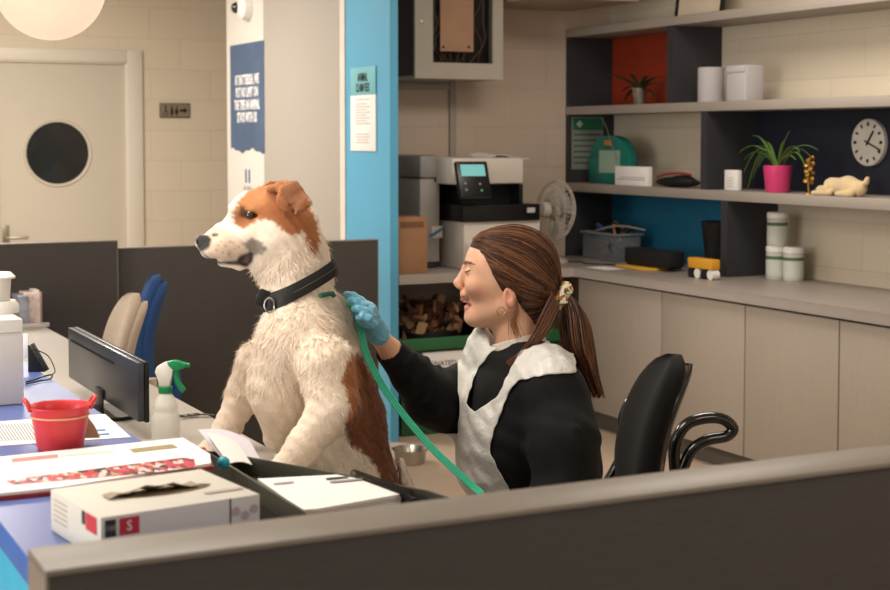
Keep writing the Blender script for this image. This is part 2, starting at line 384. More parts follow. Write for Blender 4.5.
def fmesh(name, P, Q, m, parent=None, col=None, flip=None):
    Wd = to_world(P); me = bpy.data.meshes.new(name)
    if flip is None:
        a, b, c, d = (Wd[Q[:, i]] for i in range(4)); nn = np.cross(c-a, d-b); cc = (a+c)/2-Wd.mean(0); flip = (nn*cc).sum() < 0
    if flip: Q = Q[:, ::-1]
    me.vertices.add(len(Wd)); me.vertices.foreach_set('co', Wd.astype(f32).ravel())
    me.loops.add(Q.size); me.loops.foreach_set('vertex_index', Q.astype(np.int32).ravel())
    me.polygons.add(len(Q)); me.polygons.foreach_set('loop_start', np.arange(0, Q.size, 4, dtype=np.int32))
    me.update(calc_edges=True); me.validate(); me.shade_smooth()
    if col is not None:
        ca = me.color_attributes.new('Col', 'FLOAT_COLOR', 'POINT'); ca.data.foreach_set('color', np.c_[col, np.ones(len(col))].astype(f32).ravel())
    me.materials.append(m); o = bpy.data.objects.new(name, me); COL.objects.link(o)
    if parent: attach(o, parent)
    return o
def inpoly(x, y, poly):
    poly = np.array(poly, float); r = np.zeros(len(x), bool); j = len(poly)-1
    for i in range(len(poly)):
        xi, yi = poly[i]; xj, yj = poly[j]
        c = ((yi > y) != (yj > y)) & (x < (xj-xi)*(y-yi)/(yj-yi+1e-12)+xi); r ^= c; j = i
    return r
def compact(P, Q):
    u, inv = np.unique(Q, return_inverse=True); return P[u], inv.reshape(Q.shape), u
def smooth_rim(P, Q, it=10):
    "evens out the cut edge of a cloth piece"
    e = np.concatenate([Q[:, [i, (i+1) % 4]] for i in range(4)]); e = np.sort(e, 1); u, c = np.unique(e, axis=0, return_counts=True); b = u[c == 1]
    P = P.copy()
    for _ in range(it):
        s_ = np.zeros_like(P); n_ = np.zeros(len(P)); np.add.at(s_, b[:, 0], P[b[:, 1]]); np.add.at(s_, b[:, 1], P[b[:, 0]]); np.add.at(n_, b[:, 0], 1); np.add.at(n_, b[:, 1], 1)
        m_ = n_ >= 2; P[m_] = .5*P[m_]+.5*s_[m_]/n_[m_][:, None]
    return P
def band_strip(name, fld, mid, nrm, hw, off, th, m, parent, n=120, R0=.16):
    "a strap wound around a body: its outline is found on the surface"
    u = np.cross(nrm, (0, 1, 0.)); u /= np.linalg.norm(u); v = np.cross(nrm, u); rr = np.linspace(.02, R0, 140); rad = []
    ang = np.linspace(0, 2*np.pi, n, endpoint=False); dirs = np.cos(ang)[:, None]*u+np.sin(ang)[:, None]*v
    for h_ in (-hw, 0, hw):
        s_ = fld.sample((mid+nrm*h_+dirs[:, None]*rr[None, :, None]).reshape(-1, 3)).reshape(n, -1); k = np.argmax(s_ > 0, axis=1); rad.append(rr[k])
    rad = np.array(rad)
    for _ in range(6): rad = (np.roll(rad, 1, 1)+rad*2+np.roll(rad, -1, 1))/4
    rows = []
    for i in range(n+1):
        j = i % n; row = []
        for t in np.linspace(-1, 1, 5):
            r_ = (rad[0, j]*(1-t)+rad[2, j]*(1+t))/2*.6+rad[1, j]*.4+off+th*.3*(1-t*t); row.append(Vector(to_world(mid+nrm*hw*t+dirs[j]*r_)[0]))
        rows.append(row)
    return MB().sheet(rows, th/2).build(name, m, parent, angle=60)
def shell(name, fld, off, keep, m, parent, th=.002):
    "a cloth piece: the part of an offset surface that keep() selects, with thickness"
    P, Q = fld.polys(off); c = P[Q].mean(1); Q = Q[keep(c)]; P, Q, _ = compact(P, Q)
    P = smooth_rim(P, Q)
    o = fmesh(name, P, Q, m, parent); md = o.modifiers.new('s', 'SOLIDIFY'); md.thickness = th; md.offset = 0
    return o
def blades(name, P, N, D, ln, wd, col, m, parent, lift=.35, bend=.5, segs=2):
    "many short tapering hairs as one mesh (all arrays in frame coordinates)"
    n = len(P); D = D-N*(D*N).sum(1, keepdims=True); D /= np.linalg.norm(D, axis=1, keepdims=True)+1e-9
    D = D+rng.normal(0, .28, D.shape); T = np.cross(N, D); T /= np.linalg.norm(T, axis=1, keepdims=True)+1e-9
    d1 = D+N*lift; d1 /= np.linalg.norm(d1, axis=1, keepdims=True); ln = ln[:, None]; wd = wd[:, None]
    p0 = P-N*.001; p1 = p0+d1*ln*.5; d2 = d1-N*lift*bend; d2 /= np.linalg.norm(d2, axis=1, keepdims=True); p2 = p1+d2*ln*.5
    V = np.stack([p0-T*wd/2, p0+T*wd/2, p1+T*wd*.35, p1-T*wd*.35, p2+T*wd*.06, p2-T*wd*.06], 1).reshape(-1, 3)
    b = np.arange(n)[:, None]*6; Q = np.concatenate([b+np.array([[0, 1, 2, 3]]), b+np.array([[3, 2, 4, 5]])], 0)
    return fmesh(name, V, Q, m, parent, np.repeat(col, 6, 0), flip=False)
# ------------------------------------------------------------------ the dog
DD = 3.3; PXM = DD/F
def build_dog():
    def D(x, y, dv=0): return L(x, y, DD+dv)
    r = lambda p: p*PXM
    lo = np.array(D(180, 800, 0)); lo = np.array([D(180, 500)[0], D(300, 400)[1]-.34, -.01]); hi = np.array([D(430, 400)[0], D(300, 400)[1]+.36, D(300, 165)[2]])
    f = Field(lo, hi, .0036)
    # skull, brow and cheeks
    f.ell(D(274, 216), (r(33), r(29), r(31)), .01)
    f.ell(D(251, 211), (r(22), r(22), r(20)), .02)
    f.ell(D(240, 209, -.035), (r(10), r(7), r(7)), .012); f.ell(D(238, 208, .035), (r(10), r(7), r(7)), .012)
    f.ell(D(278, 240, -.02), (r(30), r(24), r(26)), .02); f.ell(D(278, 240, .02), (r(30), r(24), r(26)), .02)
    # muzzle: bridge, flews, chin
    f.cone(D(246, 224), D(208, 243), r(18), r(9.5), .015, fl=(1, .92, 1))
    for sgn in (-1, 1):
        f.chain([D(250, 238, sgn*.02), D(228, 245, sgn*.017), D(209, 250.5, sgn*.010)], [r(19), r(14), r(8)], .010)
    f.chain([D(262, 256), D(240, 262), D(222, 262.5)], [r(11), r(7.5), r(4.5)], .006, fl=(1, 1.3, 1))   # lower jaw
    f.cone(D(275, 254), D(262, 266), r(18), r(10), .02)
    # mouth slit and the open corner
    for sgn in (-1, 1):
        f.chain([D(203, 254, sgn*.030), D(213, 259.5, sgn*.036), D(228, 261.5, sgn*.040), D(242, 258.5, sgn*.046), D(251, 254, sgn*.052)], [r(1.1), r(1.4), r(2.2), r(5.6), r(3.0)], .004, mode='sub')
        f.ell(D(252, 215.5, sgn*.052), (r(6), r(5), r(3.6)), .006, mode='sub')       # eye sockets
        f.cone(D(247, 209.5, sgn*.040), D(262, 212.5, sgn*.050), r(3), r(2.5), .006)
    f.ell(D(201, 242), (r(6.5), r(8), r(7)), .006)                                    # nose
    for sgn in (-1, 1): f.ell(D(197.5, 243, sgn*.011), (r(2.4), r(2.2), r(2.2)), .002, mode='sub')
    # ears: raised fold, flap hanging back
    for sgn, dx in ((-1, 0), (1, -9)):
        k = sgn*.062
        f.chain([D(269+dx, 189, k*.70), D(280+dx, 185, k*.98), D(295+dx, 183.5, k*1.2)], [r(3.6), r(3.6), r(3.2)], .006)
        f.ell(D(289+dx, 197, k*1.32), (r(12), r(3.4), r(15)), .006, rot=(0, .30, 0)); f.cone(D(295+dx, 186, k*1.22), D(310+dx, 202, k*1.38), r(4.5), r(2.2), .006, fl=(1, .7, 1)); f.cone(D(308+dx, 203, k*1.38), D(297+dx, 213, k*1.42), r(2.8), r(2.4), .008); f.ell(D(300+dx, 203, k*1.36), (r(8), r(3), r(8)), .008)
        for (ax_, ay_), (bx_, by_), rr in (((281, 186), (292, 203), 4.2), ((287, 186), (297, 210), 3.6), ((292, 186), (300, 208), 3.4), ((295, 185), (306, 199), 2.8), ((288, 186), (302, 204), 3.6), ((280, 190), (288, 204), 4)):
            f.cone(D(ax_+dx, ay_, k*1.15), D(bx_+dx, by_, k*1.45), r(rr), r(2.2), .004, fl=(1, .7, 1))
        f.cone(D(272+dx, 194, k*1.0), D(281+dx, 197, k*1.25), r(3.6), r(2.6), .004, mode='sub')
    # neck
    f.chain([D(288, 232), D(293, 260), D(299, 296)], [r(29), r(30), r(34)], .02, fl=(1, .9, 1))
    f.cone(D(304, 222), D(316, 275), r(14), r(18), .02)
    f.cone(D(264, 262), D(272, 296), r(8), r(10), .02)
    # trunk: shoulders, chest, belly, hips
    f.ell(D(300, 342, -.03), (r(45), r(42), r(44)), .03)
    f.ell(D(287, 378, .0), (r(39), r(40), r(46)), .03)
    f.chain([D(285, 400, .02), D(280, 436, .04)], [r(36), r(17)], .03)
    f.chain([D(312, 345, .05), D(330, 410, .08), D(350, 490, .10), D(368, 590, .12)], [r(42), r(46), r(46), r(50)], .03)
    f.chain([D(328, 310, .05), D(340, 360, .07), D(356, 420, .10), D(366, 500, .12)], [r(19), r(25), r(27), r(30)], .03)
    # forelegs
    f.chain([D(258, 362, .10), D(246, 392, .12), D(227, 428, .11), D(211, 450, .10)], [r(23), r(19), r(13.5), r(10)], .02)
    f.chain([D(211, 450, .10), D(204, 455, .095), D(192, 459, .09)], [r(11), r(10), r(8)], .01)
    f.chain([D(326, 366, -.12), D(334, 408, -.14), D(303, 447, -.16), D(285, 467, -.17)], [r(29), r(24), r(15.5), r(12)], .02)
    f.chain([D(285, 467, -.17), D(276, 476, -.18), D(262, 481, -.185)], [r(13), r(12), r(9)], .01)
    # hind legs
    for dv, dx in ((-.02, 0), (.2, -30)):
        f.chain([D(372+dx, 590, .05+dv), D(335+dx, 650, dv), D(392+dx, 700, .05+dv), D(384+dx, 752, .03+dv)], [r(46), r(30), r(15), r(13)], .03)
        f.chain([D(384+dx, 754, .03+dv), D(356+dx, 760, .0+dv)], [r(14), r(11)], .02)
    f.chain([D(398, 560, .16), D(409, 500, .17), D(401, 462, .18)], [r(17), r(10), r(4)], .01)   # tail
    f.add(lo, hi, lambda x, y, z: .0012*np.sin(x*95+2*np.sin(z*40))*np.sin(z*60+y*70)+.0008*np.sin(x*210+z*160+y*190))
    P, Q = f.polys(); P0 = P.copy(); P[:, 2] = np.maximum(P[:, 2], .001)
    X, Y, d = pix(P); near = d < 1e9
    n1 = np.sin(X*.9+Y*.35)*1.2+np.sin(Y*1.1-X*.4)*1.2
    xx, yy = X+n1, Y+np.sin(X*.8+Y*.9)*1.3
    def q(pts, sc, o): return [(x/sc+o[0], y/sc+o[1]) for x, y in pts]
    h = lambda pts: q(pts, 4.19, (185, 170))
    WHITE, BR, ORANGE, SAD, DK = [np.array(srgb(c)) for c in ('ecdac6', 'a9683a', 'b87a48', '7c4828', '3a3230')]
    def colour(X, Y, xx, yy):
        col = np.tile(WHITE, (len(X), 1))
        pink = inpoly(xx, yy, h([(60, 300), (130, 240), (180, 250), (290, 330), (240, 370), (120, 380)])); col[pink] = np.array(srgb('d9c0a8'))
        m = inpoly(xx, yy, h([(335, 55), (262, 85), (222, 135), (203, 185), (206, 222), (240, 246), (285, 225), (320, 205), (370, 212), (400, 245), (455, 282), (498, 250), (512, 300), (525, 340), (556, 328), (562, 260), (545, 200), (525, 150), (520, 60), (470, 20), (380, 20)])); col[m] = BR
        m2 = inpoly(xx, yy, h([(335, 60), (262, 88), (225, 135), (205, 185), (300, 165), (350, 130)])); col[m2] = ORANGE
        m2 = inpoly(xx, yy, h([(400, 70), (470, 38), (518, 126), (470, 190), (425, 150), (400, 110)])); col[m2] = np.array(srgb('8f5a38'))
        m = inpoly(xx, yy, h([(243, 305), (280, 285), (325, 305), (345, 330), (300, 362), (255, 330)])); col[m] = WHITE*.28+DK*.5
        m = inpoly(X, Y, h([(226, 180), (232, 152), (246, 150), (252, 168), (292, 178), (300, 184), (280, 196), (250, 202), (232, 196)])); col[m] = BR*.30
        m = inpoly(X, Y, h([(40, 290), (60, 268), (96, 272), (112, 290), (104, 322), (84, 338), (62, 345), (50, 320)])); col[m] = np.array(srgb('2b2626'))
        m = inpoly(X, Y, h([(112, 268), (140, 264), (142, 276), (116, 280)])); col[m] = DK
        m = inpoly(X, Y, h([(62, 338), (110, 372), (150, 384), (212, 378), (232, 358), (276, 342), (290, 352), (284, 384), (262, 408), (225, 400), (150, 394), (110, 388), (84, 362)])); col[m] = np.array(srgb('1d1917'))
        m = inpoly(X, Y, h([(235, 385), (262, 362), (272, 370), (262, 392)])); col[m] = np.array(srgb('6d4440'))
        for sx, sy_ in ((150, 300), (170, 318), (190, 300), (210, 330), (160, 345), (185, 352), (130, 335), (140, 315), (205, 308), (225, 322)):
            a, b = h([(sx, sy_)])[0]; col[(X-a)**2+(Y-b)**2 < .75] = DK
        s = inpoly(xx, yy, [(356, 350), (362, 356), (378, 385), (396, 430), (412, 480), (425, 520), (430, 600), (400, 640), (386, 520), (383, 486), (377, 467), (369, 457), (350, 444), (344, 421), (352, 412), (349, 398), (343, 383), (352, 366)]); col[s] = SAD
        s = (Y > 452) & (X > 399+(Y-452)*.09) & (Y < 540); col[s] = WHITE
        s = inpoly(xx, yy, [(347, 362), (352, 350), (360, 372), (359, 400), (354, 417), (345, 424), (350, 405), (341, 380)]); col[s] = BR*.95
        return col
    def soft(X, Y):
        c = 0
        for k in range(9):
            a = k*2.4; q_ = 1.5*math.sqrt(k/8); x2, y2 = X+q_*math.cos(a), Y+q_*math.sin(a)
            c = c+colour(x2, y2, x2+np.sin(x2*.9+y2*.35)*1.0+np.sin(y2*1.1-x2*.4)*1.0, y2+np.sin(x2*.8+y2*.9)*1.1)
        return c/9
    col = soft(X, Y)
    m = mat('dog_coat', 'ffffff', .8, var=.07, nscale=40, attr='Col', bump=.15, bscale=160, sheen=.2)
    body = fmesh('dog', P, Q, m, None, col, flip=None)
    tag(body, 'large white and brown dog standing upright with its front paws on the desk', 'dog')
    # coat of short hairs
    c1, c2_ = D(262, 301), D(331, 268); u_ = (c2_-c1)/np.linalg.norm(c2_-c1); CN = np.cross(u_, (0, 1, 0.)); CN = CN if CN[2] > 0 else -CN; CN = CN+np.array([0, -.12, 0]); CN /= np.linalg.norm(CN); CMID = (c1+c2_)/2
    ctr = P[Q].mean(1); a, b, c2, d2 = (P[Q[:, i]] for i in range(4)); ar = np.linalg.norm(np.cross(c2-a, d2-b), axis=1)
    sel = rng.choice(len(ctr), 105000, p=ar/ar.sum()*1.0); J = rng.dirichlet((1, 1, 1, 1), len(sel)); PP = (P[Q[sel]]*J[:, :, None]).sum(1)
    N = f.grad(PP); x, y, dd = pix(PP)
    keep = (y < 560) & ~inpoly(x, y, h([(40, 290), (60, 264), (96, 268), (114, 290), (104, 322), (84, 342), (62, 350), (45, 320)])) & ~inpoly(x, y, h([(215, 385), (225, 350), (285, 335), (292, 385), (262, 412)])) & ~inpoly(x, y, h([(236, 165), (285, 170), (295, 188), (240, 202)]))
    PP, N, x, y = PP[keep], N[keep], x[keep], y[keep]
    cc = soft(x, y); cc = cc*rng.uniform(.86, 1.12, (len(cc), 1))
    head = (y < 262-.55*(x-262)) | (y < 235); neck = ~head & (y < 345)
    Dr = np.zeros((len(PP), 3)); Dr[:] = (-.05, 0, -1); Dr[head] = (1, 0, -.35)
    Dr[neck] = (-.25, 0, -1); sw = np.sin(x*.09+y*.07); Dr[:, 0] += np.where(head, 0, .55*sw)
    ln = np.where(head, .0060, np.where(neck, .017, .013)); ln = np.where(~head & (y > 395) & (x < 340), .006, ln); ln = np.where(head & (x < 240), .0035, ln)
    cd_ = (PP-CMID)@CN; ln = np.where((cd_ > -.018) & (cd_ < .04) & (np.linalg.norm(PP-CMID, axis=1) < .16), np.clip(.004+.35*(cd_-.018), .004, .02), ln)
    saddle = (x > 342) & (y > 350); ln = np.where(saddle, .013, ln)
    ln = ln*rng.uniform(.6, 1.25, len(ln))
    fu = blades('fur', PP, N, Dr, ln, np.where(head, .0014, .0021), cc, m, body, lift=.22)
    fu['kind'] = 'stuff'
    # eye, collar, harness strap
    for sgn, nm in ((-1, 'eye'), (1, 'eye')):
        c = D(250.0, 214.8, sgn*.0475); w_ = to_world(c)[0]
        mb = MB(); mb.ball(w_, .0100); e = mb.build(nm, mat('dog_eye', '2a1608', .08, coat=1), body)
    fc = mat('collar_webbing', '141312', .6, var=.2, nscale=200)
    o = band_strip('collar', f, CMID, CN, .0165, .006, .005, fc, None)
    tag(o, 'wide black collar buckled around the neck of the dog', 'collar')
    band_strip('stitching', f, CMID, CN, .0008, .0105, .0012, mat('collar_thread', '4a4742', .7), o)
    w0 = to_world(D(270, 303, -.066))[0]
    mb = MB(); mb.tube([Vector(w0)+R_*(.011*math.cos(t))+Vector((0, 0, -.004+.016*math.sin(t)))-FH*.01 for t in np.linspace(0, 2*math.pi, 20)[:-1]], .0022, 8, closed=True)
    mb.build('ring', steel, o)
    b0 = Vector(to_world(D(263.5, 298, -.055))[0]); mb = MB(); mb.box((-.014, -.006, -.02), (.012, .006, .018), .004, Matrix.Translation(b0) @ rotz(-YAW) @ Matrix.Rotation(.35, 4, 'Y')); mb.build('buckle', blackm, o)
    return f, body, D
DOGF, DOG, Dp = build_dog()
# ------------------------------------------------------------------ the kneeling person
WD = 3.58; WXM = WD/F
def build_person():
    def D(x, y, dv=0): return L(x, y, WD+dv)
    r = lambda p: p*WXM
    skinm = mat('skin', 'ffffff', .5, var=.03, nscale=30, attr='Col', sub=.12)
    lo = np.array([D(340, 400)[0], D(500, 400)[1]-.42, -.01]); hi = np.array([D(625, 400)[0], D(500, 400)[1]+.36, D(500, 218)[2]])
    def head(f):
        f.ell(D(513, 268), (r(42), r(33), r(37)), .01)                 # cranium
        f.ell(D(490, 282), (r(25), r(27), r(36)), .03)                 # face
        f.ell(D(484, 262), (r(17.5), r(27), r(22)), .02)                 # forehead
        for s_ in (-1, 1):
            f.cone(D(508, 306, s_*.045), D(480, 318, s_*.016), r(9), r(7), .03)   # jaw
            f.ell(D(476, 286, s_*.036), (r(10), r(9), r(9)), .02)               # cheek
            f.cone(D(468, 264, s_*.012), D(473, 263, s_*.045), r(3.4), r(3.0), .008)  # brow ridge
            f.ell(D(465.5, 270.5, s_*.036), (r(5), r(6), r(4.6)), .008, mode='sub')   # eye sockets
            f.ell(D(470.5, 271.5, s_*.032), (r(5.5), r(6), r(4.6)), .004)
            f.ell(D(459.5, 287, s_*.010), (r(3), r(2.6), r(2.4)), .004)         # nostril wing
            f.cone(D(463, 302, 0), D(468.5, 303.5, s_*.024), r(3.0), r(1.5), .006)
            f.ell(D(510, 297.5, s_*.074), (r(6.3), r(2.6), r(10.5)), .005, rot=(0, -.25, 0))  # ears
            f.ell(D(507.8, 296, s_*.084), (r(3.7), r(4.2), r(7)), .002, rot=(0, -.25, 0), mode='sub')
        f.cone(D(466.5, 267), D(459.0, 281.5), r(3.6), r(4.0), .012)    # nose
        f.ell(D(458.2, 283.0), (r(4.6), r(4.4), r(3.7)), .009)
        f.ell(D(465, 293.5), (r(5), r(10), r(5)), .010)                 # upper lip region
        f.ell(D(465.2, 298.3), (r(3.0), r(8), r(1.8)), .005)
        f.ell(D(467.8, 307.6), (r(3.4), r(7.5), r(2.4)), .005)
        f.cone(D(458, 303.0), D(467, 303.0), r(1.5), r(2.0), .004, 'sub', (1, 4.5, 1))   # open mouth
        f.ell(D(473.5, 317), (r(9.5), r(11), r(9)), .014); f.ell(D(488, 311), (r(17), r(17), r(15)), .02)               # chin
        f.chain([D(512, 306), D(517, 336), D(522, 366)], [r(24), r(20.5), r(25)], .02)   # neck
        f.cone(D(487, 317), D(506, 329), r(5), r(8), .015)
    f = Field(lo, hi, .0030)
    head(f)
    # trunk and limbs under the clothes
    def trunk(f, g, kk=.04):
        f.chain([D(505, 372, .14), D(524, 366), D(552, 384, -.15)], [r(18)+g, r(20)+g, r(20)+g], kk)      # shoulder line
        f.chain([D(514, 400, .0), D(516, 440, .0), D(520, 500, .02), D(524, 560, .03)], [r(40)+g, r(43)+g, r(40)+g, r(46)+g], kk, fl=(1, 1.25, 1))
        f.ell(D(492, 425, .05), (r(22)+g, r(22)+g, r(22)+g), kk); f.ell(D(505, 432, -.07), (r(24)+g, r(22)+g, r(22)+g), kk)
    trunk(f, 0)
    far = [D(482, 385, .16), D(437, 399, .02), D(392, 352, -.14), D(376, 333, -.19)]
    near = [D(558, 396, -.16), D(567, 505, -.20), D(512, 526, -.34), D(486, 512, -.38)]
    f.chain(far, [r(20), r(16), r(10.5), r(9)], .02); f.chain(near, [r(22), r(18), r(12), r(11)], .02)
    for s_ in (-.10, .10):
        f.chain([D(522, 580, s_), D(492, 735, s_*1.2)], [r(38), r(24)], .03)
        f.chain([D(494, 738, s_*1.2), D(600, 741, s_*1.2)], [r(20), r(13)], .02)
        f.chain([D(600, 741, s_*1.2), D(616, 748, s_*1.2)], [r(12), r(9)], .01)
    P, Q = f.polys(); X, Y, d = pix(P); P[:, 2] = np.maximum(P[:, 2], .004)
    SK = np.array(srgb('e4b192')); col = np.tile(SK, (len(P), 1)); lu = P-D(500, 290)
    def blob(c, rr, cl, a=1.0):
        nonlocal col
        w_ = np.clip(1.25-np.sqrt(((X-c[0])/rr[0])**2+((Y-c[1])/rr[1])**2), 0, 1)[:, None]*a; col = col*(1-w_)+np.array(srgb(cl))*w_
    blob((478, 292), (11, 9), 'd08a72', .55); blob((457, 285), (4, 4), 'cf8d76', .5); blob((509, 297), (8, 11), 'cf8068', .6)
    face = (X < 474) & (Y < 330)
    m = face & inpoly(X, Y, [(458, 296.6), (463, 296), (469, 299.5), (472, 302.5), (466, 301), (459, 301)]); col[m] = srgb('c67d70')
    m = face & inpoly(X, Y, [(459, 306.5), (466, 306), (471, 304), (469.5, 309), (463, 311), (459, 310)]); col[m] = srgb('c67d70')
    m = face & inpoly(X, Y, [(458, 301), (466, 301), (471, 302.6), (468, 305), (459, 306)]); col[m] = srgb('8a4a42')
    m = inpoly(X, Y, [(461.5, 262.5), (464, 260.3), (470, 261.2), (476, 265), (470, 264), (464, 264.5)]); col[m] = srgb('6b4a36')
    body = fmesh('person', P, Q, skinm, None, col)
    tag(body, 'kneeling person in a black sweatshirt and white apron with one gloved hand on the dog', 'person')
    # teeth, eyes and lashes
    mb = MB(); mb.ball(to_world(D(465.8, 300.9))[0], (.008, .017, .0034), rotz(-YAW)); mb.build('teeth', mat('teeth', 'efe8dc', .3), body)
    for s_ in (-1, 1):
        mb = MB(); pts = [to_world(D(463.6+.3*t, 270.8+1.3*math.sin(math.pi*t/8)*1.0+.0*t, s_*(.026+.0022*t)))[0] for t in range(9)]
        P3 = f.project(np.array([D(464.2+.85*t, 270.2+1.6*math.sin(math.pi*t/8), s_*(.022+.0030*t)) for t in range(9)]), .0004)
        mb.tube([Vector(p) for p in to_world(P3)], .0011, 6); mb.build('eyelashes', mat('lash', '35231a', .6), body)
    # sweatshirt
    g = Field(lo+np.array([0, 0, .42]), hi-np.array([0, 0, .20]), .0038); gg = .012
    trunk(g, gg+.004)
    g.chain([D(484, 384, .14), D(446, 402, .03), D(432, 396, .0), D(412, 374, -.08), D(391, 352.5, -.14)], [r(33), r(30), r(28), r(19.5), r(14.0)], .02)
    g.chain([D(556, 398, -.13), D(564, 440, -.19), D(567, 505, -.20), D(520, 528, -.32), D(500, 520, -.36)], [r(33), r(32), r(33), r(20), r(15)], .03)
    g.cone(D(517, 354), D(521, 372), r(27), r(36), .03); g.cone(D(500, 362), D(548, 372, -.09), r(20), r(24), .03)
    g.ell(D(590, 470, .06), (r(9), r(30), r(40)), .04); g.chain([D(556, 400, .02), D(566, 480, .03)], [r(30), r(30)], .05)
    # folds
    def folds(x, y, z):
        e = 0
        for (a, b, w_, amp) in FOLDS:
            AB = b-a; Ln = float(AB@AB); t = np.clip(((x-a[0])*AB[0]+(y-a[1])*AB[1]+(z-a[2])*AB[2])/Ln, 0, 1)
            dd = (x-a[0]-t*AB[0])**2+(y-a[1]-t*AB[1])**2+(z-a[2]-t*AB[2])**2; e = e-amp*np.exp(-dd/w_**2)
        return e+.0016*np.sin(x*60+z*45+3*np.sin(z*23+y*19))
    FOLDS = []
    for (x0, y0, v0, x1, y1, v1, wpx, amp) in [
        (404, 366, -.16, 420, 350, -.12, 3, .006), (412, 384, -.14, 428, 358, -.08, 3.5, .007), (420, 404, -.10, 440, 366, -.03, 4, .008), (436, 418, -.08, 450, 372, .02, 4, .008),
        (452, 425, -.05, 462, 380, .06, 4, .007), (440, 398, -.1, 462, 410, -.03, 4, -.006), (424, 380, -.13, 444, 392, -.09, 3, -.005),
        (527, 430, -.27, 528, 480, -.28, 4, -.010), (530, 420, -.28, 560, 395, -.30, 4, -.008), (540, 440, -.31, 556, 485, -.32, 6, .005), (575, 420, -.28, 585, 470, -.22, 6, .005), (545, 405, -.28, 580, 430, -.27, 4, .005),
        (396, 345, -.19, 386, 362, -.19, 3, .004)]:
        FOLDS.append((np.array(D(x0, y0, v0)), np.array(D(x1, y1, v1)), r(wpx), amp))
    g.add(g.lo, g.lo+np.array(g.n)*g.h, folds)
    # neck opening and cuffs are cut clean
    g.cone(D(508, 318), D(514.5, 351), r(28), r(27), .004, 'sub')
    cd = D(372, 328, -.20)-D(391, 352.5, -.14); cd = cd/np.linalg.norm(cd)
    P, Q = g.polys(); c = P[Q].mean(1); keep = ((c-D(391, 352.5, -.14))@cd < .012) | (np.linalg.norm(c-D(391, 352.5, -.14), axis=1) > .14)
    keep &= c[:, 2] > g.lo[2]+.012; Q = Q[keep]; P, Q, _ = compact(P, Q)
    swm = mat('black_sweatshirt', '09090b', .9, var=.15, nscale=12, bump=.25, bscale=500)
    sw = fmesh('sweatshirt', P, Q, swm, body); sw['label'] = 'black sweatshirt with creased sleeves'
    md = sw.modifiers.new('s', 'SOLIDIFY'); md.thickness = .003; md.offset = -1
    # trousers
    h = Field(lo, np.array([hi[0], hi[1], D(500, 540)[2]]), .006)
    for s_ in (-.10, .10):
        h.chain([D(522, 560, s_), D(492, 735, s_*1.2)], [r(50), r(29)], .04); h.chain([D(494, 736, s_*1.2), D(600, 738, s_*1.2)], [r(25), r(19)], .03)
    h.chain([D(524, 545, -.04), D(524, 585, .06)], [r(52), r(50)], .04)
    P, Q = h.polys(); P[:, 2] = np.maximum(P[:, 2], .001); fmesh('trousers', P, Q, mat('dark_trousers', '1c2230', .85), body)
    # apron, over a slightly fuller copy of the sweatshirt
    a_ = Field([0, 0, 0], [.01, .01, .01], g.h); a_.lo, a_.n, a_.ax, a_.v = g.lo, g.n, g.ax, g.v.copy()
    a_.ell(D(482, 347, .04), (r(10), r(22), r(20)), .02); a_.ell(D(478, 362, .06), (r(14), r(22), r(26)), .02)
    a_.chain([D(478, 400, .02), D(475, 470, .02)], [r(17), r(18)], .03, fl=(1, 2.4, 1))
    a_.ell(D(556, 363, -.06), (r(24), r(30), r(10)), .02)
    a_.add(a_.lo, a_.lo+np.array(a_.n)*a_.h, lambda x, y, z: .0010*np.sin(x*110+z*30+4*np.sin(z*21+x*22))+.0008*np.sin(z*120+x*60-3*np.sin(x*50)))
    front = [(460, 322), (486, 322), (503, 343), (487, 356), (475, 374), (465.5, 403), (475, 412.5), (498, 396), (514, 362), (522, 350), (560, 338), (574, 352), (577, 373), (548, 374), (518, 381), (511, 387), (502, 410), (494, 430), (489, 451), (497, 467), (509, 489), (515, 510), (516, 560), (430, 560), (440, 470), (440, 400)]
    def keep(c):
        x, y, d_ = pix(c); k = inpoly(x+np.sin(y*.5)*.6, y+np.sin(x*.45)*.6, front)
        return k & ~((x < 459.5) & (y < 420) & (y > 345) & (d_ < WD-.05)) & (np.abs(c[:, 1]-D(500, 400)[1]) < .4) & ~((x < 458) & (y < 434)) & ((c[:, 1] < D(500, 400)[1]+.12) | (y < 345))
    apm = mat('apron_film', 'e2e0da', .32, var=.05, nscale=35, bump=.55, bscale=45, alpha=.93)
    ap = shell('apron', a_, .004, keep, apm, body, .0012); ap['label'] = 'thin white plastic apron'
    st = MB(); 
    for (x, y, s_) in ((476, 452, 3), (480, 461, 4), (473, 466, 3), (483, 446, 2.4), (478, 472, 3)):
        c = a_.project(np.array([D(x, y, -.10)]), .006, 30)[0]
    # tee shirt collar and lettered band
    nk = Field(f.lo, hi, .0030); nk.v = f.v
    ax = D(522, 366)-D(512, 306); ax /= np.linalg.norm(ax)
    def band(c0, hw, tilt): 
        n_ = ax+np.array(tilt); n_ = n_/np.linalg.norm(n_)
        return lambda c: (np.abs((c-c0)@n_) < hw) & (np.linalg.norm(c-c0, axis=1) < .13)
    shell('shirt_collar', nk, .008, band(D(513.5, 345), .013, (.1, -.1, 0)), mat('tee_collar', 'd9cfc4', .8), body, .003)
    mb = MB(); P3 = f.project(np.array([D(lerp(519, 535, t), lerp(348, 331, t), -.12) for t in np.linspace(0, 1, 12)]), .0015, 60)
    for a, b in zip(P3[:-1:1], P3[1::1]):
        a, b = Vector(to_world(a)[0]), Vector(to_world(b)[0]); c = (a+b)/2; mb.tube([c-(b-a)*.28, c+(b-a)*.28], .0052, 5, flat=(FH, .25))
    mb.build('neck_lettering', mat('dark_beads', '2d2824', .5), body)
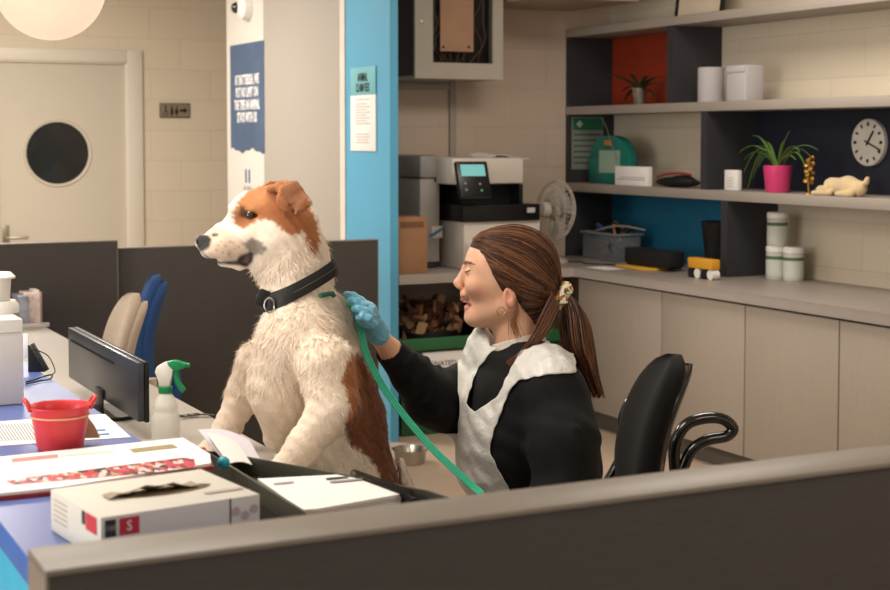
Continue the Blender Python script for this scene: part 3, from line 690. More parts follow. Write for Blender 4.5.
    # ear ring
    mb = MB(); e0 = Vector(to_world(D(501, 311.5, -.079))[0]); mb.tube([e0+R_*(.0095*math.cos(t))+Vector((0, 0, .0105*math.sin(t)))+FH*.003*math.cos(t) for t in np.linspace(0, 2*math.pi, 25)[:-1]], .0010, 6, closed=True)
    mb.build('hoop_earring', mat('gold', 'cfa868', .25, metal=1), body)
    # gloves: palm, four fingers and a thumb closed on the fur and on the lead
    glm = mat('glove_blue', '6fb0cb', .4, var=.06, nscale=60, bump=.5, bscale=70)
    def hand(palm, fingers, thumb, wrist, name, label, cuff):
        pts = np.array([*palm, *[p for fg in fingers for p in fg[0]], *thumb[0], wrist]); q = Field(pts.min(0)-.03, pts.max(0)+.03, .0018)
        q.cone(wrist, palm[0], cuff, r(9), .01); q.cone(palm[0], palm[1], r(8.5), r(8.5), .012, fl=(1, 1.2, 1)); q.ell(palm[2], (.025, .036, .027), .015)
        for ps, rs in fingers: q.chain(ps, rs, .004)
        q.chain(thumb[0], thumb[1], .008)
        q.add(q.lo, q.lo+np.array(q.n)*q.h, lambda x, y, z: .0005*np.sin(x*260+z*200+3*np.sin(z*120)))
        P, Q = q.polys(); o = fmesh(name, P, Q, glm, body); o['label'] = label; return q
    fg = []
    for i, (kx, ky, mx, my, tx, ty, dv) in enumerate([(361, 300.5, 353, 295.5, 346, 294.5, -.262), (364, 306, 356.5, 301.5, 350.5, 300.5, -.282), (366, 312, 359, 308.5, 354.5, 309, -.300), (368.5, 318.5, 362.5, 316.5, 358.5, 318, -.312)]):
        fg.append(([D(kx+6, ky+6, dv+.012), D(kx, ky, dv), D(mx, my, dv-.002), D(tx, ty, dv+.012)], [.0095, .0092, .0085, .0075]))
    qh = hand([D(373, 324, -.215), D(366, 310, -.265), D(367, 316, -.262)], fg, ([D(372, 327, -.225), D(362, 326, -.215), D(356, 318, -.215)], [.012, .011, .009]), D(378, 334, -.195), 'glove', 'light blue glove gripping the fur of the dog', r(11.2))
    fg = []
    for i in range(4):
        z = 12+i*4.2; fg.append(([D(487, 494+z, -.40), D(479, 491+z, -.415), D(472, 493+z, -.40), D(474, 497+z, -.375)], [.0105, .0100, .009, .008]))
    hand([D(492, 515, -.36), D(484, 512, -.385), D(488, 514, -.38)], fg, ([D(490, 510, -.375), D(482, 501, -.37), D(475, 500, -.378)], [.012, .010, .009]), D(503, 521, -.345), 'glove', 'light blue glove holding the green lead', r(12))
    # ------------------------------------------------ hair
    hf = Field(np.array(D(455, 420, -.2)), np.array(D(625, 212, .2)), .0036)
    hf.lo = hf.lo
    hf.ell(D(514, 267), (r(44.5), r(36), r(41.5)), .01); hf.ell(D(530, 286), (r(27), r(31), r(30)), .03); hf.ell(D(492, 247), (r(21), r(26), r(16)), .02)
    hf.cone(D(525, 300), D(534, 322), r(19), r(12), .02); hf.chain([D(545, 290), D(558, 295)], [r(16), r(8)], .02)
    hf.ell(D(474, 285), (r(17.5), r(60), r(29)), .006, mode='sub'); hf.ell(D(485, 306), (r(17), r(60), r(26)), .006, mode='sub')
    hf.ell(D(509, 301, -.1), (r(9), r(18), r(11)), .006, mode='sub'); hf.ell(D(506, 301, .1), (r(10), r(18), r(12)), .006, mode='sub')
    hairm = mat('brown_hair', 'ffffff', .38, var=.10, nscale=50, attr='Col', sheen=0)
    HB, HL, HDk = [np.array(srgb(c)) for c in ('4a2d20', '8a5c3c', '2c1a13')]
    P, Q = hf.polys(); hair = fmesh('hair', P, Q, mat('hair_base', '46291d', .75, var=.15, nscale=60), body)
    hair['label'] = 'long brown hair swept back to a ponytail'
    # strands: each runs over the head surface from the hairline to the hair tie
    T = D(557, 294); Vs = []; Qs = []; Cs = []; nb = 0
    def strand(pts, r0, col_):
        nonlocal nb
        pts = np.array(pts); m = len(pts); t = np.gradient(pts, axis=0); t /= np.linalg.norm(t, axis=1, keepdims=True)+1e-9
        a = np.cross(t, (0.2, 1, .1)); a /= np.linalg.norm(a, axis=1, keepdims=True)+1e-9; b = np.cross(t, a)
        rr = (r0*np.sin(np.pi*np.linspace(.12, .93, m))**.5)[:, None]
        for k in range(3):
            Vs.append(pts+a*rr*math.cos(k*2.094)+b*rr*math.sin(k*2.094))
        i = np.arange(m-1)
        for k in range(3):
            k2 = (k+1) % 3; Qs.append(np.stack([nb+k*m+i, nb+k*m+i+1, nb+k2*m+i+1, nb+k2*m+i], 1))
        nb += 3*m; Cs.append(np.tile(col_, (3*m, 1)))
    cen = D(514, 270)
    for i in range(1500):
        s_ = -1 if rng.random() < .72 else 1; t = rng.random()
        # hairline: parting at the top front, down the temple, past the ear to the nape
        HLp = np.array([[471, 238, .0], [473, 240, .03], [479, 249, .055], [487, 262, .07], [495, 275, .075], [503, 284, .078], [514, 284, .078], [521, 296, .07], [522, 312, .055], [530, 324, .03], [512, 229, .004], [495, 231, .004]])
        j = rng.choice([0, 1, 2, 3, 4, 5, 7, 8, 9, 10, 11], p=[.09, .09, .09, .09, .09, .08, .05, .06, .06, .15, .15]); a0 = HLp[j]; b0 = HLp[min(j+1, 9) if j < 10 else 10 if j == 11 else 11]
        w_ = rng.random(); h0 = a0*(1-w_)+b0*w_
        p0 = D(h0[0], h0[1], s_*h0[2]); q0 = T+rng.normal(0, .006, 3); n = 14; off = rng.uniform(.0002, .0034)
        sag = np.array([.0, 0, rng.uniform(-.01, .02)]); A = p0-cen; B = q0-cen; la, lb = np.linalg.norm(A), np.linalg.norm(B)
        om = math.acos(np.clip(A@B/la/lb, -1, 1)); tt = np.linspace(0, 1, n)[:, None]; sn = math.sin(om)+1e-6
        pp = (np.sin((1-tt)*om)*A/la+np.sin(tt*om)*B/lb)/sn*(la+(lb-la)*tt)+cen+sag*np.sin(np.pi*tt)
        pp[:, 1] += s_*.012*np.sin(np.pi*tt[:, 0])
        pp[:-1] = hf.project(pp[:-1], off, 10)
        k = rng.random(); c_ = HB*(1-k)+HL*k if rng.random() < .55 else HB*(1-k)+HDk*k
        xq, yq, _ = pix(pp)
        if np.linalg.norm(np.diff(pp, axis=0), axis=1).max() > .05 or (yq < 224).any() or np.abs(hf.sample(pp[:-1])).max() > .008: continue
        strand(pp, rng.uniform(.0007, .0014), c_*rng.uniform(.85, 1.15))
    # ponytail
    for i in range(620):
        a = rng.normal(0, 1, 2); a = a/max(1, np.linalg.norm(a)/1.6); k = rng.random(); ln_ = rng.uniform(.8, 1.05)
        ln_ = rng.uniform(.1, 1.1); way = [(560, 296, 4), (568, 304, 8), (574, 325, 15), (579, 348, 15), (587, 368, 10), (lerp(588, 597, ln_)+a[0]*2, 370+26*ln_, 4)]
        pts = [D(x+a[0]*w_*.62+.9*math.sin(i+x*.2), y+(w_ if x < 575 else 0)*a[1]*.5, a[1]*w_*.0022-.01) for x, y, w_ in way]
        sp_ = [np.array(v) for v in spline([Vector(p) for p in pts], 4)]
        strand(sp_, rng.uniform(.0010, .0018), (HB*(1-k)+(HL if k > .6 else HDk)*k)*rng.uniform(.85, 1.15))
    # loose section that falls forward under the ear
    for i in range(170):
        a = rng.normal(0, 1, 2); k = rng.random()
        way = [(556, 300, 6), (545, 322, 6), (534, 340, 4), (522, 354, 2.5), (509+a[0], 364+a[1], 1.2)]
        pts = [D(x+a[0]*w_*.3, y+a[0]*w_*.6, -.085-.004*a[1]-.02*math.sin(w_)) for x, y, w_ in way]
        strand([np.array(v) for v in spline([Vector(p) for p in pts], 4)], rng.uniform(.0009, .0015), (HB*(1-k)+HL*k)*rng.uniform(.9, 1.2))
    for i in range(50):
        a = rng.normal(0, 1, 2); k = rng.random()
        way = [(516, 296), (517+a[0], 310), (514+a[0]*2, 322), (517+a[0]*3, 335+4*a[1])]
        strand([np.array(v) for v in spline([Vector(D(x, y, -.083+.001*a[1])) for x, y in way], 4)], .0007, HL*rng.uniform(.9, 1.4))
    P = np.concatenate(Vs); Q = np.concatenate(Qs); hs = fmesh('strands', P, Q, hairm, hair, np.concatenate(Cs), flip=False)
    # hair tie
    mb = MB(); c = Vector(to_world(D(562.5, 296, -.022))[0]); ax_ = (Vector(to_world(D(575, 302))[0])-Vector(to_world(D(550, 291))[0])).normalized(); e1 = ax_.orthogonal().normalized(); e2 = ax_.cross(e1)
    m_ = 40; pts = [c+(e1*math.cos(t)+e2*math.sin(t))*(.021+.003*math.sin(5*t))+ax_*.003*math.sin(7*t) for t in np.linspace(0, 2*math.pi, m_+1)[:-1]]
    mb.tube(pts, [.0140+.0032*math.sin(i*2.2)+.0015*math.sin(i*3.7) for i in range(m_)], 12, closed=True)
    sm = mat('scrunchie_print', 'd8c79a', .7, bump=.5, bscale=200); nt = sm.node_tree
    vo = nt.nodes.new('ShaderNodeTexVoronoi'); vo.inputs['Scale'].default_value = 130; tcn = nt.nodes.new('ShaderNodeTexCoord'); nt.links.new(tcn.outputs['Object'], vo.inputs[0])
    cr = nt.nodes.new('ShaderNodeValToRGB'); cr.color_ramp.interpolation = 'CONSTANT'; e = cr.color_ramp.elements; e[0].color = (*srgb('e8dfc8'), 1); e[1].position = .35; e[1].color = (*srgb('d9a02c'), 1)
    for p_, c_ in ((.55, '4a4a30'), (.7, 'e8dfc8'), (.86, 'b06a2a')): n_ = e.new(p_); n_.color = (*srgb(c_), 1)
    sx_ = nt.nodes.new('ShaderNodeSeparateColor'); nt.links.new(vo.outputs['Color'], sx_.inputs[0]); nt.links.new(sx_.outputs[0], cr.inputs[0]); nt.links.new(cr.outputs[0], nt.nodes['Principled BSDF'].inputs['Base Color'])
    hto = mb.build('hair_tie', sm, body); hto['label'] = 'yellow and cream patterned scrunchie'
    # lead: three green strands from the dog's back to the lower hand
    way = [D(345, 297, -.215), D(356, 313, -.245), D(361, 330, -.25), D(368, 358, -.26), D(390, 397, -.29), D(430, 446, -.34), D(470, 484, -.375), D(482, 497, -.395), D(478, 524, -.39)]
    mb = MB()
    for o_ in (-1, 0, 1):
        mb.tube([Vector(to_world(p+np.array([.0052*o_*.8, .002*o_, .0052*o_*.5]))[0]) for p in [np.array(v) for v in spline([Vector(p) for p in way], 8)]], .0029, 8)
    le = mb.build('lead', mat('lead_green', '3cb592', .5, var=.1, nscale=150), None); tag(le, 'green rope lead running from the dog down to the apron', 'lead')
    P3 = DOGF.project(np.array([D(x, y, -.34) for x, y in ((318, 297), (325, 294.5), (333, 292), (341, 291), (350, 292.5))]), .013, 60)
    mb = MB(); mb.tube([Vector(p) for p in to_world(P3)], .0055, 8); hs_ = mb.build('strap', MATS['lead_green'], None)
    attach(hs_, le); hs_['label'] = 'dark green strap lying in the fur behind the collar'; hs_.data.materials[0] = mat('strap_green', '1f5a46', .6)
    return f
build_person()
# ------------------------------------------------------------------ things on the far wall and partition
t = thing('pendant_lamp', 'large glowing white globe lamp hanging at the top left', 'lamp', W(50, -15, d=5.2))
gc = W(50, -15, d=5.2); gr = 55/F*5.2
MB().ball(gc, gr, n=48).build('lamp_shade', mat('opal_glass', '8a7a68', .5, emit=.66, emitcol=(1, .72, .52)), t)
MB().tube([gc+Vector((0, 0, gr)), Vector((gc.x, gc.y, 2.699))], .004, 8).build('cord', white, t)
t = thing('sign', 'small dark sign with toilet symbols on the far wall beside the door', 'sign', W(175, 110, Y=FY))
p0, p1 = W(159.5, 103, Y=FY-.008), W(190, 118, Y=FY-.008); cxs, czs = (p0.x+p1.x)/2, (p0.z+p1.z)/2
MB().box((p0.x, FY-.009, p1.z), (p1.x, FY-.001, p0.z), .001).build('plate', mat('bronze_plate', '6c6050', .4, metal=.3), t)
MB().box((p0.x+.008, FY-.0105, p1.z+.008), (p1.x-.008, FY-.0092, p0.z-.008)).build('face', mat('sign_face', '8a7d6a', .5), t)
mb = MB(); T = lambda x, z: ONY((cxs+x, FY-.011, czs+z))
for x, kind in ((-.068, 'w'), (-.022, 'm'), (.012, 'f')):
    mb.lathe([(.007, 0), (.007, .0012)], T(x, .026), 12)
    mb.prism({'m': [(-.010, .016), (.010, .016), (.008, -.035), (-.008, -.035)], 'f': [(-.005, .016), (.005, .016), (.014, -.018), (.005, -.018), (.005, -.035), (-.005, -.035), (-.005, -.018), (-.014, -.018)], 'w': [(-.004, .016), (.004, .016), (.004, 0), (.014, -.004), (.020, -.032), (.014, -.032), (.009, -.010), (-.004, -.010)]}[kind], 0, .0012, T(x, 0))
    if kind == 'w': mb.tube([T(x, -.018) @ Vector((.016*math.cos(a), .016*math.sin(a), .001)) for a in np.linspace(2.2, 5.6, 12)], .0025, 6)
mb.prism([(.035, .008), (.065, .008), (.065, .022), (.092, 0), (.065, -.022), (.065, -.008), (.035, -.008)], 0, .0012, T(0, 0))
mb.build('symbols', mat('sign_black', '17140f', .5), t)
# poster
def wx(px, py, X=PX-.001): return W(px, py, X=X)
ya, yb = wx(230, 60).y, wx(264.5, 60).y; ymid = (ya+yb)/2
zt, zb = wx(247, 43).z, wx(247, 154).z
t = thing('poster', 'slate blue wall poster with white lettering and a torn looking lower edge', 'poster', (PX, ymid, zb))
nb = mat('poster_blue', '485a74', .7, var=.14, nscale=5); n = 24; hw = (ya-yb)/2-.006
low = [(-hw+2*hw*i/n, zb-1.5+.006*math.sin(i*1.3)+.012*math.sin(i*.45+1)+.02) for i in range(n+1)]
MB().prism([(x, z) for x, z in low]+[(hw, zt-1.5), (-hw, zt-1.5)], 0, .002, ONX((PX-.0003, ymid, 1.5))).build('sheet', nb, t)
for i, s_ in enumerate(("AT BATTERSEA, WE", "PUT NO LIMIT ON", "THE TIME AN ANIMAL", "STAYS WITH US")):
    z = wx(247, 80+i*12.6).z; text(s_, .082, ONX((PX-.0028, ymid+.0, z)), mat('poster_white', 'e8e6e2', .7), 'lettering', t, sx=.60 if i != 2 else .56, bold=.0022)
lg = thing('logo', 'two small blue bars of a logo on the white wall panel below the poster', 'logo', (PX, ymid, 1.2))
z = wx(247, 176).z; mb = MB()
for dx in (-.042, .018): mb.box((dx, -.04, 0), (dx+.026, .04, .0014), M=ONX((PX-.0004, ymid, z)))
mb.build('bars', mat('logo_blue', '45618a', .7), lg)
text('BATTERSEA', .036, ONX((PX-.0008, ymid, z-.075)), mat('logo_grey', '8b8f98', .7), 'lettering', lg, sx=.85)
p = wx(238, 10); t = thing('security_camera', 'small white dome camera with a black eye high on the white panel', 'camera', (PX, p.y, p.z))
Tc = ONX((PX-.0006, wx(248.5, 10).y, p.z)); MB().lathe([(.078, 0), (.078, .018), (.070, .045), (.05, .058), (.001, .062)], Tc, 32).build('housing', white, t)
MB().ball(Vector((PX-.058, wx(248.5, 10).y+.055, p.z+.0)), (.030, .034, .034)).build('lens', mat('lens_black', '0a0a0c', .08, coat=1), t)
# fee sign on the blue board
a, b = wx(351, 67.5), wx(377, 152); yl, yr = wx(351.5, 90).y, wx(376.5, 90).y; zm = wx(364, 95).z; zt = wx(364, 67).z; zb = wx(364, 151).z; yc = (yl+yr)/2
t = thing('notice', 'teal and white notice fixed to the blue board', 'notice', (PX, yc, zb))
MB().box((PX-.007, yr, zb), (PX-.001, yl, zm-.0005), .001).build('sheet', paper, t)
MB().box((PX-.007, yr, zm), (PX-.001, yl, zt), .001).build('header', mat('notice_teal', '72b5bd', .6), t)
text('ANIMAL', .058, ONX((PX-.0078, yc, zm+(zt-zm)*.62)), ink, 'lettering', t, sx=.58, bold=.001); text('CLAIM FEES', .058, ONX((PX-.0078, yc, zm+(zt-zm)*.25)), ink, 'lettering', t, sx=.56, bold=.001)
mb = MB(); g_ = ONX((PX-.0072, yc, zb)); hh = zm-zb
for i, (w_, y) in enumerate([(.08, .92)]+[(.09, .84-.05*k) for k in range(8)]+[(.08, .30), (.09, .25), (.07, .20), (.08, .15)]): mb.box((-w_, hh*y-.0025, 0), (w_*(.55 if 0 < i < 9 and i % 2 else 1), hh*y+.0025, .0006), M=g_)
mb.build('print', mat('faint_print', 'b9b2ac', .8), t)
# ------------------------------------------------------------------ wall cabinet with cables, conduit
NY = 6.75; x0, x1 = W(415, 60, Y=NY).x, W(503, 60, Y=NY).x; z0 = W(460, 79, Y=NY).z; z1 = 2.42
t = thing('network_cabinet', 'grey wall cabinet with a dark glass door full of cables', 'cabinet', ((x0+x1)/2, 6.9, z0))
grey = mat('cabinet_grey', 'aea699', .45, var=.02); dgrey = mat('cabinet_side', '2c2d33', .5)
gx0, gx1 = W(433, 40, Y=NY).x, W(493, 40, Y=NY).x; gz = W(460, 63, Y=NY).z; zt_ = z1-.045
mb = MB(); mb.box((x0, NY+.02, z0), (x1, 7.095, z0+.015)); mb.box((x0, NY+.02, z1-.015), (x1, 7.095, z1)); mb.box((x1-.012, NY+.02, z0+.015), (x1, 7.095, z1-.015)); mb.box((x0+.012, 7.08, z0+.015), (x1-.012, 7.095, z1-.015)); mb.build('body', grey, t)
MB().box((x0, NY+.021, z0+.0152), (x0+.0118, 7.094, z1-.0152)).build('side_panel', dgrey, t)
mb = MB(); mb.box((x0, NY, z0), (gx0, NY+.018, z1)); mb.box((gx1, NY, z0), (x1, NY+.018, z1)); mb.box((gx0, NY, z0), (gx1, NY+.018, gz)); mb.box((gx0, NY, zt_), (gx1, NY+.018, z1))
door = mb.build('door', grey, t); MB().box((gx0, NY+.008, gz), (gx1, NY+.011, zt_)).build('door_glass', mat('cabinet_glass', '14120f', .08, alpha=.12), door)
p = W(422, 22, Y=NY); MB().lathe([(.010, 0), (.010, .006), (.004, .007)], ONY((p.x, NY-.0001, p.z)), 20).build('lock', steel, door)
mb = MB(); mb.box((x0+.014, 6.88, gz-.03), (x1-.014, 7.07, zt_+.01)); mb.build('equipment', mat('rack_black', '16120f', .6), t)
cb = [mat('cable_rust', '7a4632', .6), mat('cable_grey', '6b625c', .6)]
for k in range(16):
    x = rng.uniform(gx0+.01, gx1-.01); mb = MB(); pts = [Vector((x+rng.normal(0, .025), 6.84+rng.uniform(-.03, .03), z)) for z in np.linspace(gz+.01, zt_-.01, 6)]
    mb.tube(spline(pts, 5), .003, 6); mb.build('cable', cb[k % 2], t)
a, b = W(440, 3, Y=6.80), W(473, 52, Y=6.80); MB().box((a.x, 6.795, b.z), (b.x, 6.80, zt_-.05)).build('card', mat('peach_card', 'd8ab8a', .7), t)
mb = MB()
for px in (443.5, 469): q_ = W(px, 47, Y=6.79); mb.lathe([(.007, 0), (.007, .004)], ONY((q_.x, 6.7945, q_.z)), 14)
mb.build('screw', black, t)
a = W(452, 84, Y=7.09); mb = MB(); mb.box((a.x-.016, 7.075, .80), (a.x+.016, 7.098, z0-.001), .002)
zz = W(425, 86, Y=7.09).z; mb.box((3.005, 7.078, zz-.02), (a.x-.017, 7.098, zz+.012), .002)
tag(mb.build('cable_trunking', mat('trunking', 'a3998c', .5)), 'grey cable trunking on the wall under the wall cabinet', 'trunking')
# ------------------------------------------------------------------ printer corner
Z = .7975
def bx(name, pxa, pya, pxb, pyb, Y, dep, m, parent, bev=.004, zmin=None):
    a, b = W(pxa, pya, Y=Y), W(pxb, pyb, Y=Y); z0_ = zmin if zmin is not None else b.z
    return MB().box((a.x, Y, z0_), (b.x, Y+dep, a.z), bev).build(name, m, parent)
pw = mat('printer_white', 'cdc3b8', .45, var=.015); pg = mat('printer_grey', '9a948d', .5)
PY = 6.52; t = thing('printer', 'large white and black office printer standing in the corner on the worktop', 'printer', (3.6, 6.8, Z))
xa, xb = W(464, 240, Y=PY).x, W(540, 240, Y=PY).x; xm = W(522, 200, Y=PY).x
bx('lower_body', 464, 221, 540, 300, PY, .50, pw, t, .008, Z)
bx('paper_tray', 466, 244, 538, 268, PY-.008, .007, mat('tray_line', 'bdb3a8', .5), t, .002, Z+.02)
bx('toner_shelf', 463, 205.5, 540, 220.3, PY-.02, .3, black, t, .004)
a = W(535, 206.5, Y=PY-.021); MB().box((a.x-.045, PY-.0215, a.z-.03), (a.x, PY-.0203, a.z-.005)).build('badge', mat('badge', 'b8b4ae', .5), t)
bx('output_recess', 462, 184, 519, 205, PY+.12, .35, blackm, t, .002)
bx('pillar', 519.5, 184, 523, 205, PY+.02, .45, black, t, .002)
bx('scanner', 452, 158, 524, 183.6, PY+.0, .50, pw, t, .014)
a = W(500, 158, Y=PY+.2); mb = MB(); mb.sheet([[Vector((a.x-.12+.24*i/5, PY+.1+.22*j/3, a.z+.006+.012*math.sin(i*1.1)+.01*(j == 3))) for j in range(4)] for i in range(6)], .001); mb.build('paper_feed', paper, t)
# control panel, tilted
q4 = [W(455, 161, Y=6.42), W(486.5, 161, Y=6.42), W(492, 197, Y=6.36), W(463, 197, Y=6.36)]
ex = (q4[1]-q4[0]).normalized(); ey = (q4[0]-q4[3]); ey = (ey-ex*ey.dot(ex)).normalized(); o_ = sum(q4, Vector())/4; wd_ = (q4[1]-q4[0]).length; ht = (q4[0]-q4[3]).length
Tm = frame(ex, ey, o_); cp_ = MB().box((-wd_/2, -ht/2, -.03), (wd_/2, ht/2, 0), .006, Tm).build('control_panel', black, t)
MB().box((-wd_*.38, ht*.08, .0004), (wd_*.38, ht*.40, .0014), M=Tm).build('display', mat('display_teal', '5f9c9c', .3, emit=.35, emitcol=(.22, .55, .55)), cp_)
for bxp in ((-.3, -.12), (-.3, -.3), (.16, -.14), (.18, -.32)): MB().lathe([(.006, 0), (.006, .002)], Tm @ Matrix.Translation((wd_*bxp[0], ht*bxp[1], .0002)), 12).build('button', mat('button_green', '5f9e88', .4) if bxp[1] < -.3 else mat('button_grey', '8a8680', .4), cp_)
t = thing('sorter', 'tall grey document sorter unit left of the printer with stickers on its side', 'office machine', (3.25, 6.9, Z))
SY = 6.70; a = W(420, 155, Y=SY); b = W(446, 270, Y=SY); a2 = W(448.5, 200, Y=SY)
MB().box((a.x, SY, Z+.03), (a2.x-.05, SY+.30, a.z-.12), .006).build('body', pg, t); MB().box((a.x-.005, SY-.01, a.z-.118), (a2.x-.05, SY+.32, a.z), .02).build('top_cover', mat('printer_grey_light', '8f8b88', .5), t)
MB().box((a.x+.01, SY+.01, Z), (a2.x-.06, SY+.29, Z+.029), .003).build('base', dgrey, t)
c = W(438, 177, Y=SY-.002); MB().box((c.x-.02, SY-.004, c.z-.025), (c.x+.02, SY-.0005, c.z+.02), .001).build('switch', black, t)
c = W(437, 232, Y=SY-.002); MB().box((c.x-.03, SY-.003, c.z-.03), (c.x+.03, SY-.0005, c.z+.03)).build('sticker', mat('sticker_white', 'cfccc6', .5), t)
cx_ = mat('sticker_blue', '2f6f95', .5); mb = MB(); mb.box((-.045, -.007, 0), (.045, .007, .0008), M=ONY((c.x, SY-.0032, c.z)) @ Matrix.Rotation(.5, 4, 'Z')); mb.build('sticker', cx_, t)
CYb = 6.47; a = W(398, 217.5, Y=CYb); b = W(427.5, 270, Y=CYb)
card = mat('cardboard', '976e4e', .8, var=.05, nscale=20); t = thing('cardboard_box', 'brown cardboard box on the worktop next to the blue board', 'box', ((a.x+b.x)/2, CYb+.08, Z))
MB().box((a.x, CYb, Z), (b.x, CYb+.17, a.z), .003).build('body', card, t)
MB().box((a.x+.012, CYb-.0015, a.z-.052), (b.x-.02, CYb-.0003, a.z-.022)).build('tape', mat('box_tape', '6f4a30', .6), t)
# desk fan
t0 = W(552, 262, z=.80); pf = W(556, 211, d=(t0-C0).dot(FW)-.05); t = thing('desk_fan', 'pale desk fan with a round wire cage at the worktop corner', 'fan', (t0.x, t0.y, Z))
fanw = mat('fan_plastic', 'b9aea2', .45, var=.02)
MB().lathe([(.085, 0), (.085, .012), (.06, .026), (.024, .034), (.018, .07)], Matrix.Translation((t0.x, t0.y, Z)), 32).build('base', fanw, t)
MB().tube([(t0.x, t0.y, Z+.06), (t0.x, t0.y, pf.z-.05), Vector((t0.x, t0.y, pf.z-.02))], .014, 12).build('pole', fanw, t)
ax = (R_*-.80+FH*-.52+Vector((0, 0, .10))).normalized(); e1 = ax.cross(Vector((0, 0, 1))).normalized(); e2 = e1.cross(ax); FM = frame(e1, e2, pf); FR = .158
FM = Matrix((e1, e2, e1.cross(e2))).transposed().to_4x4(); FM.translation = pf
mb = MB()
for zz, rr in ((.045, .05), (.04, .09), (.028, .13), (0, FR), (-.012, FR), (-.04, .13), (-.05, .09)):
    mb.tube([FM @ Vector((rr*math.cos(a), rr*math.sin(a), zz)) for a in np.linspace(0, 2*math.pi, 41)[:-1]], .0028 if rr == FR else .0016, 6, closed=True)
for k in range(36):
    a = k*math.pi/18; cs, sn = math.cos(a), math.sin(a); mb.tube([FM @ Vector((r_*cs, r_*sn, z_)) for r_, z_ in ((.03, .048), (.09, .041), (.13, .028), (FR, 0), (FR, -.012), (.13, -.04), (.06, -.055))], .0012, 4)
mb.lathe([(.034, .042), (.034, .052), (.01, .054)], FM, 20); mb.build('cage', fanw, t)
mb = MB()
for k in range(3):
    a0 = k*2.094; g_ = [[FM @ Vector((r_*math.cos(a0+s_), r_*math.sin(a0+s_), .012*(s_-.5)*2)) for s_ in np.linspace(0, 1.15, 7)] for r_ in np.linspace(.02, .125, 5)]
    mb.sheet(g_, .001)
mb.lathe([(.028, -.02), (.028, .02), (.01, .026)], FM, 20); mb.build('blades', mat('fan_blade', 'a9a097', .4), t)
mb = MB(); mb.lathe([(.035, -.10), (.042, -.09), (.042, -.06), (.03, -.056)], FM, 20); mb.tube([FM @ Vector((0, 0, -.075)), Vector((t0.x, t0.y, pf.z-.02))], .012, 8); mb.build('motor', fanw, t)
mb = MB(); c = Vector((t0.x, t0.y, Z+.004)); mb.tube(spline([c+Vector((.08, -.02, 0)), c+Vector((.14, -.08, .0)), c+Vector((.10, -.16, 0)), c+Vector((.14, -.24, 0)), c+Vector((.2, -.3, 0))], 8), .003, 6); mb.build('cable', blackm, t)
# bins below the worktop
gb = mat('bin_green', '1d4a2c', .5, var=.08); BY = 6.50
t = thing('storage_crate', 'dark green crate under the worktop with a white label board', 'crate', (3.45, 6.7, 0))
zr = W(430, 338, Y=BY-.02).z; z2 = W(430, 350, Y=BY-.02).z
mb = MB(); mb.box((3.02, BY, .02), (3.90, BY+.02, z2)); mb.box((3.02, BY+.43, .02), (3.90, BY+.45, z2)); mb.box((3.02, BY+.02, .02), (3.04, BY+.43, z2)); mb.box((3.88, BY+.02, .02), (3.90, BY+.43, z2)); mb.box((3.02, BY, 0), (3.90, BY+.45, .02)); mb.build('body', gb, t)
mb = MB(); mb.box((3.0, BY-.025, z2), (3.92, BY+.0, zr), .004); mb.box((3.0, BY+.45, z2), (3.92, BY+.475, zr), .004); mb.box((3.0, BY, z2), (3.025, BY+.45, zr), .004); mb.box((3.895, BY, z2), (3.92, BY+.45, zr), .004); mb.build('rim', mat('bin_green_rim', '2a6138', .45), t)
a, b = W(423, 353, Y=BY-.01), W(472, 373, Y=BY-.01)
lb = MB().box((a.x, BY-.008, b.z-.04), (b.x+.06, BY-.0005, a.z), .001).build('label_board', paper, t); text('DONATED', .036, ONY((a.x+.095, BY-.009, (a.z+b.z)/2)), ink, 'lettering', lb, sx=1.0)
bagm = mat('bin_liner', '0f0f11', .4)
for k, (xa_, xb_) in enumerate(((3.05, 3.43), (3.47, 3.87))):
    t = thing('bag', ['black sack of brown scraps in the left of the green crate', 'black sack of brown scraps in the right of the green crate'][k], 'bag', ((xa_+xb_)/2, 6.7, zr))
    g_ = [[Vector(((xa_+xb_)/2+(xb_-xa_)/2*(.96+.03*math.sin(3*j))*math.cos(j*2*math.pi/24), 6.72+.19*math.sin(j*2*math.pi/24), zr-.1+h_+.01*math.sin(j*5))) for j in range(25)] for h_ in (0, .06, .12)]
    MB().sheet(g_, .002).build('liner', bagm, t)
    mb = MB()
    for i in range(150):
        p_ = Vector((rng.uniform(xa_+.04, xb_-.04), rng.uniform(6.57, 6.86), zr+rng.uniform(-.03, .15))); Rr = Euler(rng.uniform(0, 6, 3)).to_matrix().to_4x4()
        mb.mi = int(rng.integers(0, 3)); s_ = rng.uniform(.015, .04); mb.box((-s_, -s_*.6, -s_*.25), (s_, s_*.6, s_*.25), s_*.1, Matrix.Translation(p_) @ Rr, seg=1)
    o = mb.build('scraps', [mat('scrap_a', '7a5236', .8), mat('scrap_b', '4e2f22', .8), mat('scrap_c', 'a88460', .8)], t); o['kind'] = 'stuff'
# steel bowl on the floor
b0 = W(410, 463, z=0); mb = MB(); mb.lathe([(.062, 0), (.066, .004), (.074, .05), (.081, .062), (.083, .066), (.079, .066), (.072, .052), (.060, .010), (.001, .008)], Matrix.Translation(b0), 40, close=False)
tag(mb.build('dog_bowl', steel, None), 'round stainless steel bowl on the beige floor', 'bowl')
# ------------------------------------------------------------------ things on the shelves
def S2(px, py, X): return W(px, py, X=X)
ZS = {1: 2.0455, 2: 1.6225, 3: 1.2035, 4: Z}
